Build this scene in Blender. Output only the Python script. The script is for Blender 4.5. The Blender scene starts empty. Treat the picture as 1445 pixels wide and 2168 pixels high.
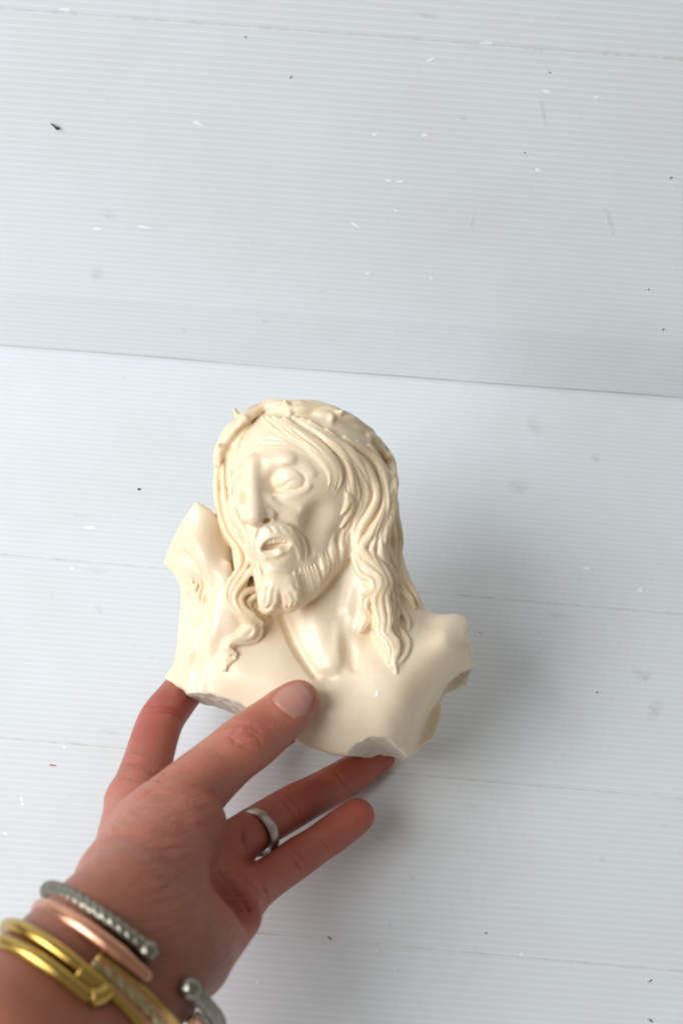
import bpy, math, random
import numpy as np
from mathutils import Matrix, Vector

# ------------------------------------------------------------------ camera, world, lights, exposure
scene = bpy.context.scene
coll = scene.collection
F_PX, IMG_W, IMG_H = 3800.0, 1445.0, 2168.0      # focal length in photo pixels
D0 = 760.0                                       # distance (mm) of the sculpture's reference plane
PITCH, ROLL, CAM_H = 52.0, 4.3, 0.700
cam_data = bpy.data.cameras.new("camera")
cam = bpy.data.objects.new("camera", cam_data)
coll.objects.link(cam)
scene.camera = cam
cam_data.sensor_fit = 'VERTICAL'
cam_data.sensor_height = 24.0
cam_data.sensor_width = 24.0
cam_data.lens = 24.0 * F_PX / IMG_H
cam_data.clip_start = 0.01
cam_data.clip_end = 50.0
CAM = (Matrix.Translation((0, 0, CAM_H)) @ Matrix.Rotation(math.radians(90 - PITCH), 4, 'X')
       @ Matrix.Rotation(math.radians(ROLL), 4, 'Z'))
cam.matrix_world = CAM
cam_data.dof.use_dof = True
cam_data.dof.focus_distance = 0.815
cam_data.dof.aperture_fstop = 6.0

world = bpy.data.worlds.new("World")
scene.world = world
world.use_nodes = True
bg = world.node_tree.nodes["Background"]
bg.inputs[0].default_value = (1.0, 0.94, 0.85, 1)
bg.inputs[1].default_value = 0.22


def area_light(name, loc, target, sx, sy, power, color):
    ld = bpy.data.lights.new(name, 'AREA')
    ld.shape = 'RECTANGLE'
    ld.size, ld.size_y, ld.energy, ld.color = sx, sy, power, color
    lo = bpy.data.objects.new(name, ld)
    coll.objects.link(lo)
    lo.location = loc
    lo.rotation_euler = (Vector(target) - Vector(loc)).to_track_quat('-Z', 'Y').to_euler()
    return lo


# the window of the room, behind the photographer's left shoulder
area_light("window_light", (-1.28, -0.22, 1.18), (0.0, 0.50, 0.12), 1.4, 1.4, 48.0, (0.93, 0.97, 1.0))

vs = scene.view_settings
vs.view_transform = 'Standard'
vs.look = 'None'
vs.exposure = 0.0
vs.gamma = 1.0
vs.use_curve_mapping = False
scene.cycles.max_bounces = 6
scene.cycles.diffuse_bounces = 4
scene.cycles.glossy_bounces = 3
scene.cycles.caustics_reflective = False
scene.cycles.caustics_refractive = False


# ------------------------------------------------------------------ helpers
def P(px, py, z=0.0):
    """point (mm, camera-aligned frame, origin D0 in front of the lens) seen at a photo pixel, z mm nearer than D0"""
    s = (D0 - z) / F_PX
    return np.array([(px - IMG_W / 2) * s, -(py - IMG_H / 2) * s, z])


def to_world(v):
    v = np.asarray(v, float)
    w = np.c_[v[:, 0], v[:, 1], v[:, 2] - D0] * 0.001
    M = np.array(CAM)
    return w @ M[:3, :3].T + M[:3, 3]


def floor_point(px, py):
    """where the line of sight of a photo pixel meets the floor sheet"""
    M = np.array(CAM)
    d = M[:3, :3] @ np.array([(px - IMG_W / 2) / F_PX, -(py - IMG_H / 2) / F_PX, -1.0])
    t = -M[2, 3] / d[2]
    return M[:3, 3] + t * d


def catmull(pts, n):
    pts = np.asarray(pts, float)
    m = len(pts)
    if m == 2:
        t = np.linspace(0, 1, n)[:, None]
        return pts[0] * (1 - t) + pts[1] * t
    ext = np.vstack([2 * pts[0] - pts[1], pts, 2 * pts[-1] - pts[-2]])
    seg = np.linalg.norm(np.diff(pts[:, :2], axis=0), axis=1) + 1e-6
    cum = np.r_[0, np.cumsum(seg)]
    out = []
    for s in np.linspace(0, cum[-1], n):
        i = min(np.searchsorted(cum, s, side='right') - 1, m - 2)
        t = (s - cum[i]) / seg[i]
        p0, p1, p2, p3 = ext[i], ext[i + 1], ext[i + 2], ext[i + 3]
        out.append(0.5 * ((2 * p1) + (-p0 + p2) * t + (2 * p0 - 5 * p1 + 4 * p2 - p3) * t * t
                          + (-p0 + 3 * p1 - 3 * p2 + p3) * t ** 3))
    return np.array(out)


class Field:
    """a signed distance field on a grid that is modelled like clay and meshed with surface nets"""

    def __init__(s, lo, hi, h):
        s.lo = np.array(lo, float)
        s.h = h
        s.n = np.ceil((np.array(hi) - s.lo) / h).astype(int) + 1
        s.d = np.full(s.n, 9.0, np.float32)
        s.lab = np.zeros(s.n, np.int8)
        s.ax = [(s.lo[i] + h * np.arange(s.n[i])).astype(np.float32) for i in range(3)]

    def box(s, lo, hi):
        i0 = np.clip(np.floor((np.asarray(lo) - s.lo) / s.h).astype(int), 0, s.n)
        i1 = np.clip(np.ceil((np.asarray(hi) - s.lo) / s.h).astype(int) + 1, 0, s.n)
        if np.any(i1 <= i0):
            return None
        sl = tuple(slice(a, b) for a, b in zip(i0, i1))
        X = s.ax[0][sl[0]][:, None, None]
        Y = s.ax[1][sl[1]][None, :, None]
        Z = s.ax[2][sl[2]][None, None, :]
        return sl, X, Y, Z

    def merge(s, sl, d2, k, lab, op='add'):
        d1 = s.d[sl]
        if op == 'add':
            if lab is not None:
                L = s.lab[sl]
                L[d2 < d1] = lab
            if k > 0:
                hh = np.clip(.5 + .5 * (d1 - d2) / k, 0, 1)
                s.d[sl] = d1 * (1 - hh) + d2 * hh - k * hh * (1 - hh)
            else:
                s.d[sl] = np.minimum(d1, d2)
        else:
            d2 = -d2
            if lab is not None:
                L = s.lab[sl]
                L[d2 > d1 - 0.25] = lab
            if k > 0:
                hh = np.clip(.5 - .5 * (d1 - d2) / k, 0, 1)
                s.d[sl] = d1 * (1 - hh) + d2 * hh + k * hh * (1 - hh)
            else:
                s.d[sl] = np.maximum(d1, d2)

    def ell(s, c, r, R=None, k=1.0, lab=0, op='add'):
        c = np.asarray(c, float)
        r = np.asarray(r, float) * np.ones(3)
        ext = r if R is None else np.abs(np.asarray(R)) @ r
        m = k + 2.5
        b = s.box(c - ext - m, c + ext + m)
        if b is None:
            return
        sl, X, Y, Z = b
        x, y, z = X - c[0], Y - c[1], Z - c[2]
        if R is not None:
            R = np.asarray(R, float)
            x, y, z = (R[0, 0] * x + R[1, 0] * y + R[2, 0] * z, R[0, 1] * x + R[1, 1] * y + R[2, 1] * z,
                       R[0, 2] * x + R[1, 2] * y + R[2, 2] * z)
        k0 = np.sqrt((x / r[0]) ** 2 + (y / r[1]) ** 2 + (z / r[2]) ** 2) + 1e-5
        k1 = np.sqrt((x / r[0] ** 2) ** 2 + (y / r[1] ** 2) ** 2 + (z / r[2] ** 2) ** 2) + 1e-5
        s.merge(sl, (k0 * (k0 - 1) / k1).astype(np.float32), k, lab, op)

    def cone(s, a, b, ra, rb, k=1.0, lab=0, op='add'):
        a = np.asarray(a, float)
        b = np.asarray(b, float)
        m = k + 2.5
        lo = np.minimum(a - ra, b - rb) - m
        hi = np.maximum(a + ra, b + rb) + m
        bx = s.box(lo, hi)
        if bx is None:
            return
        sl, X, Y, Z = bx
        ab = b - a
        L2 = max(float(ab @ ab), 1e-9)
        x, y, z = X - a[0], Y - a[1], Z - a[2]
        t = np.clip((x * ab[0] + y * ab[1] + z * ab[2]) / L2, 0, 1)
        d = np.sqrt((x - t * ab[0]) ** 2 + (y - t * ab[1]) ** 2 + (z - t * ab[2]) ** 2) - (ra + (rb - ra) * t)
        s.merge(sl, d.astype(np.float32), k, lab, op)

    def tube(s, pts, rad, k=1.0, lab=0, op='add'):
        """one swept tube, blended as a whole"""
        pts = np.asarray(pts, float)
        rad = np.asarray(rad, float) * np.ones(len(pts))
        m = k + 2.0
        b = s.box((pts - rad[:, None]).min(0) - m, (pts + rad[:, None]).max(0) + m)
        if b is None:
            return
        sl, X, Y, Z = b
        d2 = np.full(s.d[sl].shape, 9.0, np.float32)
        off = [q.start for q in sl]
        for i in range(len(pts) - 1):
            a, c = pts[i], pts[i + 1]
            bb = s.box(np.minimum(a - rad[i], c - rad[i + 1]) - m, np.maximum(a + rad[i], c + rad[i + 1]) + m)
            if bb is None:
                continue
            q, x, y, z = bb
            ls = tuple(slice(max(u.start - o, 0), max(u.stop - o, 0)) for u, o in zip(q, off))
            ab = c - a
            L2 = max(float(ab @ ab), 1e-9)
            x, y, z = x - a[0], y - a[1], z - a[2]
            t = np.clip((x * ab[0] + y * ab[1] + z * ab[2]) / L2, 0, 1)
            d = np.sqrt((x - t * ab[0]) ** 2 + (y - t * ab[1]) ** 2 + (z - t * ab[2]) ** 2) - (rad[i] + (rad[i + 1] - rad[i]) * t)
            v = d2[ls]
            np.minimum(v, d[:v.shape[0], :v.shape[1], :v.shape[2]], out=v)
        s.merge(sl, d2, k, lab, op)

    def sample(s, p):
        q = (np.asarray(p, float) - s.lo) / s.h
        i = np.clip(np.floor(q).astype(int), 0, s.n - 2)
        f = np.clip(q - i, 0, 1)
        d = s.d
        x, y, z = i[..., 0], i[..., 1], i[..., 2]
        fx, fy, fz = f[..., 0], f[..., 1], f[..., 2]
        c00 = d[x, y, z] * (1 - fx) + d[x + 1, y, z] * fx
        c10 = d[x, y + 1, z] * (1 - fx) + d[x + 1, y + 1, z] * fx
        c01 = d[x, y, z + 1] * (1 - fx) + d[x + 1, y, z + 1] * fx
        c11 = d[x, y + 1, z + 1] * (1 - fx) + d[x + 1, y + 1, z + 1] * fx
        return (c00 * (1 - fy) + c10 * fy) * (1 - fz) + (c01 * (1 - fy) + c11 * fy) * fz

    def hitz(s, px, py):
        """depth of the front surface under a photo pixel (None when the line of sight misses)"""
        zs = np.arange(s.ax[2][-1], s.ax[2][0], -s.h * .8)
        k = (D0 - zs) / F_PX
        pts = np.c_[(px - IMG_W / 2) * k, -(py - IMG_H / 2) * k, zs]
        v = s.sample(pts)
        w = np.where(v < 0)[0]
        if len(w) == 0:
            return None
        i = w[0]
        if i == 0:
            return zs[0]
        t = v[i - 1] / (v[i - 1] - v[i] + 1e-9)
        return zs[i - 1] + t * (zs[i] - zs[i - 1])

    def H(s, px, py, dz=0.0):
        z = s.hitz(px, py)
        return P(px, py, (0.0 if z is None else z) + dz)

    def lay(s, pix, step=2.2, zsm=3):
        """lay a photo-pixel polyline [(px,py,r_mm),...] on the surface; returns points, radii"""
        pix = np.asarray(pix, float)
        L = np.linalg.norm(np.diff(pix[:, :2], axis=0), axis=1).sum() * 0.2
        n = max(4, int(L / step))
        c = catmull(pix, n)
        z = np.array([np.nan if (v := s.hitz(a, b)) is None else v for a, b in c[:, :2]])
        ok = ~np.isnan(z)
        if not ok.any():
            return None
        z = np.interp(np.arange(n), np.where(ok)[0], z[ok])
        for _ in range(zsm):
            z = np.r_[(2 * z[0] + z[1]) / 3, (z[:-2] + 2 * z[1:-1] + z[2:]) / 4, (2 * z[-1] + z[-2]) / 3]
        return c, z

    def strokes(s, lst, lift=0.0, k=0.5, lab=0, op='add', zsm=3):
        laid = []
        for st in lst:
            r = s.lay(st, zsm=zsm)
            if r is None:
                continue
            c, z = r
            rad = np.maximum(c[:, 2], 0.15)
            laid.append((np.array([P(a, b, zz + lift * q) for (a, b), zz, q in zip(c[:, :2], z, rad)]), rad))
        for p, r in laid:
            s.tube(p, r, k, lab, op)

    def relief(s, poly, ctrl, back, k=3.0, lab=0, kblend=2.0, edge_k=2.5):
        """solid inside a photo-pixel outline whose front face passes through the control points (px,py,z)"""
        poly = np.asarray(poly, float)
        ctrl = np.asarray(ctrl, float)
        x0, y0 = poly.min(0) - 60
        x1, y1 = poly.max(0) + 60
        g = 4.0
        gx = np.arange(x0, x1, g)
        gy = np.arange(y0, y1, g)
        GX, GY = np.meshgrid(gx, gy, indexing='ij')
        sd = poly_sdf(GX, GY, poly) * 0.198
        A = ctrl[:, :2] / 100.0

        def U(r2):
            return np.where(r2 > 1e-12, r2 * np.log(r2 + 1e-12), 0)
        n = len(ctrl)
        K = U(((A[:, None] - A[None]) ** 2).sum(-1)) + 1e-3 * np.eye(n)
        M = np.zeros((n + 3, n + 3))
        M[:n, :n] = K
        M[:n, n] = 1
        M[:n, n + 1:] = A
        M[n:, :n] = M[:n, n:].T
        w = np.linalg.solve(M, np.r_[ctrl[:, 2], 0, 0, 0])
        Q = np.c_[GX.ravel(), GY.ravel()] / 100.0
        hz = U(((Q[:, None] - A[None]) ** 2).sum(-1)) @ w[:n] + w[n] + Q @ w[n + 1:]
        hz = hz.reshape(GX.shape)
        gxx, gyy = np.gradient(hz, g * 0.2)
        nrm = 1 / np.sqrt(1 + gxx ** 2 + gyy ** 2)
        zmax = ctrl[:, 2].max() + 8
        lo = np.minimum(P(x0, y1, zmax), P(x0, y1, back))
        hi = np.maximum(P(x1, y0, zmax), P(x1, y0, back))
        lo[2], hi[2] = back - 6, zmax
        sl, X, Y, Z = s.box(lo, hi)
        sc = F_PX / (D0 - Z)
        u = np.clip((X * sc + IMG_W / 2 - x0) / g, 0, len(gx) - 1.001)
        v = np.clip((-Y * sc + IMG_H / 2 - y0) / g, 0, len(gy) - 1.001)
        shp = np.broadcast_shapes(u.shape, v.shape)
        iu = np.broadcast_to(u.astype(np.int32), shp)
        iv = np.broadcast_to(v.astype(np.int32), shp)
        fu = (u - u.astype(np.int32)).astype(np.float32)
        fv = (v - v.astype(np.int32)).astype(np.float32)

        def bil(G):
            G = G.astype(np.float32)
            return ((G[iu, iv] * (1 - fu) + G[iu + 1, iv] * fu) * (1 - fv)
                    + (G[iu, iv + 1] * (1 - fu) + G[iu + 1, iv + 1] * fu) * fv)
        de = bil(sd)
        df = (Z - bil(hz)) * bil(nrm)

        def smax(a, b, k):
            hh = np.clip(.5 + .5 * (a - b) / k, 0, 1)
            return b * (1 - hh) + a * hh + k * hh * (1 - hh)
        d2 = smax(smax(de, df, edge_k), (back - Z) * np.ones_like(de), edge_k)
        s.merge(sl, d2.astype(np.float32), kblend, lab)

    def mesh(s):
        d = s.d
        ins = d < 0
        a = ins[:-1, :-1, :-1]
        anyi = a.copy()
        alli = a.copy()
        for dx in (0, 1):
            for dy in (0, 1):
                for dz in (0, 1):
                    c = ins[dx:s.n[0] - 1 + dx, dy:s.n[1] - 1 + dy, dz:s.n[2] - 1 + dz]
                    anyi |= c
                    alli &= c
        act = anyi & ~alli
        idx = np.argwhere(act)
        vid = np.full(act.shape, -1, np.int32)
        vid[act] = np.arange(len(idx))
        acc = np.zeros((len(idx), 3))
        cnt = np.zeros(len(idx))
        corners = np.array([[x, y, z] for x in (0, 1) for y in (0, 1) for z in (0, 1)])
        cv = np.stack([d[idx[:, 0] + c[0], idx[:, 1] + c[1], idx[:, 2] + c[2]] for c in corners], 1)
        for i in range(8):
            for j in range(i + 1, 8):
                if np.abs(corners[i] - corners[j]).sum() != 1:
                    continue
                v0, v1 = cv[:, i], cv[:, j]
                m = (v0 < 0) != (v1 < 0)
                t = v0[m] / (v0[m] - v1[m])
                acc[m] += corners[i] + t[:, None] * (corners[j] - corners[i])
                cnt[m] += 1
        loc = idx + acc / cnt[:, None]
        verts = s.lo + loc * s.h
        ri = np.clip(np.round(loc).astype(int), 0, s.n - 1)
        lab = s.lab[ri[:, 0], ri[:, 1], ri[:, 2]]
        quads = []
        for axis in range(3):
            o = [0, 1, 2]
            o.remove(axis)
            b, c = o
            sl0 = [slice(1, -1)] * 3
            sl1 = [slice(1, -1)] * 3
            sl0[axis] = slice(0, -1)
            sl1[axis] = slice(1, None)
            i0, i1 = ins[tuple(sl0)], ins[tuple(sl1)]
            e = np.argwhere(i0 != i1)
            if len(e) == 0:
                continue
            base = e.copy()
            base[:, b] += 1
            base[:, c] += 1
            flip = i0[tuple(e.T)]
            q = []
            for db, dc in ((-1, -1), (0, -1), (0, 0), (-1, 0)):
                p = base.copy()
                p[:, b] += db
                p[:, c] += dc
                q.append(vid[p[:, 0], p[:, 1], p[:, 2]])
            q = np.stack(q, 1)
            if axis == 1:
                flip = ~flip
            q[~flip] = q[~flip][:, ::-1]
            quads.append(q)
        quads = np.vstack(quads)
        return verts, quads, lab


def poly_sdf(X, Y, poly):
    d = np.full(X.shape, 1e9)
    inside = np.zeros(X.shape, bool)
    n = len(poly)
    for i in range(n):
        a, b = poly[i], poly[(i + 1) % n]
        e = b - a
        wx, wy = X - a[0], Y - a[1]
        t = np.clip((wx * e[0] + wy * e[1]) / (e @ e), 0, 1)
        d = np.minimum(d, (wx - t * e[0]) ** 2 + (wy - t * e[1]) ** 2)
        c = ((a[1] <= Y) & (b[1] > Y)) | ((b[1] <= Y) & (a[1] > Y))
        with np.errstate(divide='ignore', invalid='ignore'):
            xi = a[0] + (Y - a[1]) / (b[1] - a[1] if b[1] != a[1] else 1e-9) * e[0]
        inside ^= c & (X < xi)
    return np.where(inside, -1, 1) * np.sqrt(d)


def smooth_mesh(verts, quads, it=2, lam=0.5):
    n = len(verts)
    e = np.vstack([quads[:, [0, 1]], quads[:, [1, 2]], quads[:, [2, 3]], quads[:, [3, 0]]])
    e = np.unique(np.sort(e, 1), axis=0)
    deg = np.bincount(e.ravel(), minlength=n)[:, None]
    for _ in range(it):
        for l in (lam, -lam * 1.04):
            acc = np.stack([np.bincount(e[:, 0], verts[e[:, 1], i], n) + np.bincount(e[:, 1], verts[e[:, 0], i], n)
                            for i in range(3)], 1)
            verts = verts + l * (acc / np.maximum(deg, 1) - verts)
    return verts


def vert_normals(v, q):
    fn = np.cross(v[q[:, 2]] - v[q[:, 0]], v[q[:, 3]] - v[q[:, 1]])
    n = np.zeros_like(v)
    for i in range(4):
        for c in range(3):
            n[:, c] += np.bincount(q[:, i], fn[:, c], len(v))
    return n / (np.linalg.norm(n, axis=1, keepdims=True) + 1e-12)


def mesh_obj(name, verts, faces, mat, parent=None, smooth=True, normals=None, origin=None):
    """verts are in metres, world axes, relative to the parent's (or own) origin"""
    me = bpy.data.meshes.new(name)
    verts = np.asarray(verts, float)
    if origin is not None:
        verts = verts - np.asarray(origin)
    if isinstance(faces, np.ndarray):
        nv, nf, k = len(verts), len(faces), faces.shape[1]
        me.vertices.add(nv)
        me.vertices.foreach_set("co", verts.astype(np.float32).ravel())
        me.loops.add(nf * k)
        me.loops.foreach_set("vertex_index", faces.astype(np.int32).ravel())
        me.polygons.add(nf)
        me.polygons.foreach_set("loop_start", np.arange(0, nf * k, k, dtype=np.int32))
        me.update(calc_edges=True)
        me.validate()
    else:
        me.from_pydata([tuple(v) for v in verts], [], faces)
    me.materials.append(mat)
    if smooth:
        me.polygons.foreach_set("use_smooth", np.ones(len(me.polygons), bool))
    if normals is not None and len(normals) == len(me.vertices):
        me.normals_split_custom_set_from_vertices([tuple(x) for x in normals])
    me.update()
    o = bpy.data.objects.new(name, me)
    coll.objects.link(o)
    if parent is not None:
        o.parent = parent
    elif origin is not None:
        o.location = origin
    return o


def tag(o, label=None, cat=None, group=None, kind=None):
    for k, v in (("label", label), ("category", cat), ("group", group), ("kind", kind)):
        if v:
            o[k] = v
    return o


def empty(name, loc):
    o = bpy.data.objects.new(name, None)
    o.empty_display_size = 0.01
    coll.objects.link(o)
    o.location = loc
    return o


def split_parts(field, smooth_it, parts, root):
    """mesh a field and hang one mesh per label under root, with the normals of the whole surface"""
    v, q, lab = field.mesh()
    v = smooth_mesh(v, q, smooth_it)
    n = vert_normals(v, q)
    w = to_world(v)
    nw = n @ np.array(CAM)[:3, :3].T
    fl = lab[q]
    srt = np.sort(fl, 1)
    flab = np.where(srt[:, 1] == srt[:, 2], srt[:, 1], srt[:, 0])
    flab = np.where(srt[:, 0] == srt[:, 1], srt[:, 0], flab)
    # tidy tiny islands of labels: majority of neighbouring vertices, a few rounds
    for _ in range(4):
        nl = max(parts) + 1
        votes = np.stack([sum(np.bincount(q[:, i], flab == L, len(v)) for i in range(4)) for L in range(nl)], 1)
        flab = votes[q].sum(1).argmax(1)
    out = {}
    org = np.array(root.location)
    for L, (name, mat) in parts.items():
        f = q[flab == L]
        if len(f) == 0:
            continue
        used, inv = np.unique(f, return_inverse=True)
        o = mesh_obj(name, w[used] - org, inv.reshape(f.shape), mat, root, True, nw[used])
        out[L] = (o, v[used], n[used])
    return out

# ------------------------------------------------------------------ materials
def new_mat(name, color=(.8, .8, .8), rough=.5, metal=0.0, spec=.5):
    m = bpy.data.materials.new(name)
    m.use_nodes = True
    b = m.node_tree.nodes["Principled BSDF"]
    b.inputs["Base Color"].default_value = (*color, 1)
    b.inputs["Roughness"].default_value = rough
    b.inputs["Metallic"].default_value = metal
    b.inputs["Specular IOR Level"].default_value = spec
    return m, m.node_tree, b


def noise(nt, scale, detail=4, rough=.55, coord='Object', vec_scale=None):
    tc = nt.nodes.new("ShaderNodeTexCoord")
    n = nt.nodes.new("ShaderNodeTexNoise")
    n.inputs["Scale"].default_value = scale
    n.inputs["Detail"].default_value = detail
    n.inputs["Roughness"].default_value = rough
    if vec_scale:
        mp = nt.nodes.new("ShaderNodeMapping")
        mp.inputs["Scale"].default_value = vec_scale
        nt.links.new(tc.outputs[coord], mp.inputs[0])
        nt.links.new(mp.outputs[0], n.inputs["Vector"])
    else:
        nt.links.new(tc.outputs[coord], n.inputs["Vector"])
    return n


def ramp(nt, src, stops):
    r = nt.nodes.new("ShaderNodeValToRGB")
    els = r.color_ramp.elements
    while len(els) < len(stops):
        els.new(0.5)
    for e, (p, c) in zip(els, stops):
        e.position = p
        e.color = (*c, 1) if len(c) == 3 else c
    nt.links.new(src, r.inputs[0])
    return r


def mixc(nt, fac, a, b, mode='MIX'):
    m = nt.nodes.new("ShaderNodeMix")
    m.data_type = 'RGBA'
    m.blend_type = mode
    for sock, v in ((m.inputs[0], fac), (m.inputs[6], a), (m.inputs[7], b)):
        if hasattr(v, 'is_output') or isinstance(v, bpy.types.NodeSocket):
            nt.links.new(v, sock)
        elif isinstance(v, (int, float)):
            sock.default_value = v
        else:
            sock.default_value = (*v, 1)
    return m.outputs[2]


def bump(nt, bsdf, src, strength, dist):
    b = nt.nodes.new("ShaderNodeBump")
    b.inputs["Strength"].default_value = strength
    b.inputs["Distance"].default_value = dist
    nt.links.new(src, b.inputs["Height"])
    nt.links.new(b.outputs[0], bsdf.inputs["Normal"])
    return b


def plastic(name, base):
    m, nt, b = new_mat(name, base, .42, 0, .45)
    n1 = noise(nt, 7.0, 5, .6)
    r1 = ramp(nt, n1.outputs[0], [(.44, (0, 0, 0)), (.74, (1, 1, 1))])
    n2 = noise(nt, 260.0, 3, .6)
    r2 = ramp(nt, n2.outputs[0], [(.66, (0, 0, 0)), (.74, (1, 1, 1))])
    ng = noise(nt, 18.0, 2, .5)
    gate = ramp(nt, ng.outputs[0], [(.50, (0, 0, 0)), (.66, (1, 1, 1))])
    mul = nt.nodes.new("ShaderNodeMath")
    mul.operation = 'MULTIPLY'
    nt.links.new(r2.outputs[0], mul.inputs[0])
    nt.links.new(gate.outputs[0], mul.inputs[1])
    dirt = tuple(c * f for c, f in zip(base, (.95, .925, .88)))
    fleck = tuple(c * f for c, f in zip(base, (.86, .82, .76)))
    c = mixc(nt, r1.outputs[0], base, dirt)
    c = mixc(nt, mul.outputs[0], c, fleck)
    nt.links.new(c, b.inputs["Base Color"])
    n3 = noise(nt, 60.0, 3, .5)
    bump(nt, b, n3.outputs[0], .12, .002)
    return m


M_FLAT = plastic("corrugated_plastic", (.695, .72, .74))
M_RIB = plastic("corrugated_plastic_rib", (.738, .763, .783))
M_EDGE, _, _ = new_mat("sheet_edge", (.66, .68, .70), .7, 0, .2)


def film(name, color, alpha, scale=300):
    """a thin stain lying on the sheet, broken up by noise"""
    m, nt, b = new_mat(name, color, .6, 0, .2)
    n = noise(nt, scale, 4, .65)
    r = ramp(nt, n.outputs[0], [(.30, (0, 0, 0)), (.72, (alpha,) * 3)])
    at_ = nt.nodes.new("ShaderNodeAttribute")
    at_.attribute_name = "fade"
    mu = nt.nodes.new("ShaderNodeMath")
    mu.operation = 'MULTIPLY'
    nt.links.new(r.outputs[0], mu.inputs[0])
    nt.links.new(at_.outputs["Fac"], mu.inputs[1])
    nt.links.new(mu.outputs[0], b.inputs["Alpha"])
    return m


M_CREASE = film("crease_dirt", (.52, .46, .38), .20, 160)
M_SMUDGE = film("grey_smudge", (.40, .36, .31), .20, 200)
M_SPECK, _, _ = new_mat("dark_speck", (.05, .045, .04), .7)
M_RED, _, _ = new_mat("red_ink", (.45, .06, .08), .6)
M_DENT, _, _ = new_mat("dent_glint", (.87, .89, .91), .4)  # pale dent marks, their bright glints painted into the colour

# ------------------------------------------------------------------ the corrugated sheets
CORNER = floor_point(722, 787)
WY = float(CORNER[1])
LEAN = math.radians(2.0)
ZF = None


def wall_point(px, py, y=None):
    M = np.array(CAM)
    d = M[:3, :3] @ np.array([(px - IMG_W / 2) / F_PX, -(py - IMG_H / 2) / F_PX, -1.0])
    if y is not None or ZF is None:
        t = ((WY - .0022 if y is None else y) - M[1, 3]) / d[1]
    else:                                            # the sheet leans back by LEAN above its fold
        nrm = np.array([0, -math.cos(LEAN), math.sin(LEAN)])
        t = (np.array([0, WY - .0022, ZF]) - M[:3, 3]) @ nrm / (d @ nrm)
    return M[:3, 3] + t * d


ZF = float(wall_point(722, 676)[2])


def wav(u, v, s):
    return (math.sin(u * 5.1 + s) * math.sin(v * 7.3 + 1.7 * s) + .5 * math.sin(u * 13.7 + 2 * s + v * 4.0)) * 0.0005


def corrugated(name, x0, x1, v0, v1, pitch, place, nx, seed, flute_slope=0.0):
    """sheet whose flutes run along x; place(x, v, height) -> world point"""
    prof = []
    v = v0
    while v < v1:
        prof += [(v, 0.0, 0), (v + pitch * .66, 0.0, 1), (v + pitch * .76, 0.00004, 1), (v + pitch * .90, 0.00004, 1)]
        v += pitch
    prof.append((v, 0.0, 0))
    xs = np.linspace(x0, x1, nx)
    verts = np.empty((len(prof), nx, 3))
    for i, (pv, hgt, _) in enumerate(prof):
        for j, x in enumerate(xs):
            verts[i, j] = place(x, pv + flute_slope * x, hgt + wav(x, pv, seed))
    I = np.arange(len(prof) * nx).reshape(len(prof), nx)
    f = np.stack([I[:-1, :-1], I[:-1, 1:], I[1:, 1:], I[1:, :-1]], -1).reshape(-1, 4)
    o = mesh_obj(name, verts.reshape(-1, 3), f, M_FLAT, None, False)
    o.data.materials.append(M_RIB)
    mi = np.repeat([p[2] for p in prof[:-1]], nx - 1).astype(np.int32)
    o.data.polygons.foreach_set("material_index", mi)
    return o


floor = corrugated("floor", -.60, .60, -.30, WY + .03, .0032, lambda x, v, h: (x, v, h), 36, .4)
tag(floor, kind="structure")
wall = corrugated("wall", -.60, .60, ZF, .66, .0037, lambda x, v, h: (x, WY - .0022 + (v - ZF) * math.sin(LEAN) - h * math.cos(LEAN), ZF + (v - ZF) * math.cos(LEAN) + h * math.sin(LEAN)), 36, 2.1)
tag(wall, kind="structure")
_fl = ZF / math.hypot(ZF, .005)
flap = corrugated("folded_flap", -.60, .60, 0.0, ZF - .0018, .0037,
                  lambda x, v, h: (x, WY - .0022 * v / ZF - h, v + .0008), 36, 2.1)
flap.parent = wall
# the cut lower edge of the upright sheet
ex = np.linspace(-.6, .6, 90)
ev, ef = [], []
for i, x in enumerate(ex):
    g = 0.0006 + 0.0004 * math.sin(x * 19) + 0.0003 * math.sin(x * 47 + 1) + .0016 * min(1, max(0, -x * 9))
    for y, z in ((WY - .0005, g), (WY - .0005, .0003 + g), (WY + .001, .0004 + g), (WY + .001, g)):
        ev.append((x, y, z))
    if i:
        a, b = (i - 1) * 4, i * 4
        ef += [(a + k, a + (k + 1) % 4, b + (k + 1) % 4, b + k) for k in range(4)]
edge = mesh_obj("sheet_edge", ev, ef, M_EDGE, wall, False)


def strip(name, pts, width, mat, parent, up, lift=.0004):
    pts = np.asarray(pts, float)
    up = np.asarray(up, float)
    t = np.gradient(pts, axis=0)
    side = np.cross(t, up)
    side /= np.linalg.norm(side, axis=1, keepdims=True)
    w = width * (0.75 + .35 * np.sin(np.arange(len(pts)) * 1.7))[:, None] * .5
    v = np.empty((2 * len(pts), 3))
    v[0::2] = pts + side * w + up * lift
    v[1::2] = pts - side * w + up * lift
    f = [(2 * i, 2 * i + 1, 2 * i + 3, 2 * i + 2) for i in range(len(pts) - 1)]
    o = mesh_obj(name, v, f, mat, parent, True)
    o.data.color_attributes.new("fade", 'FLOAT_COLOR', 'POINT').data.foreach_set("color", np.ones(4 * len(v), np.float32))
    return o


UPF, UPW = np.array([0, 0, 1.0]), np.array([0, -math.cos(LEAN), math.sin(LEAN)])


def sheet_line(name, a, b, width, mat, onwall=False, lift=.0002):
    f = wall_point if onwall else floor_point
    p = [f(a[0] + (b[0] - a[0]) * t, a[1] + (b[1] - a[1]) * t) for t in np.linspace(0, 1, 40)]
    p = [q + (UPW * wav(q[0], q[2], 2.1) if onwall else UPF * wav(q[0], q[1], .4)) for q in p]
    return strip(name, p, width, mat, wall if onwall else floor, UPW if onwall else UPF, lift)


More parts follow.
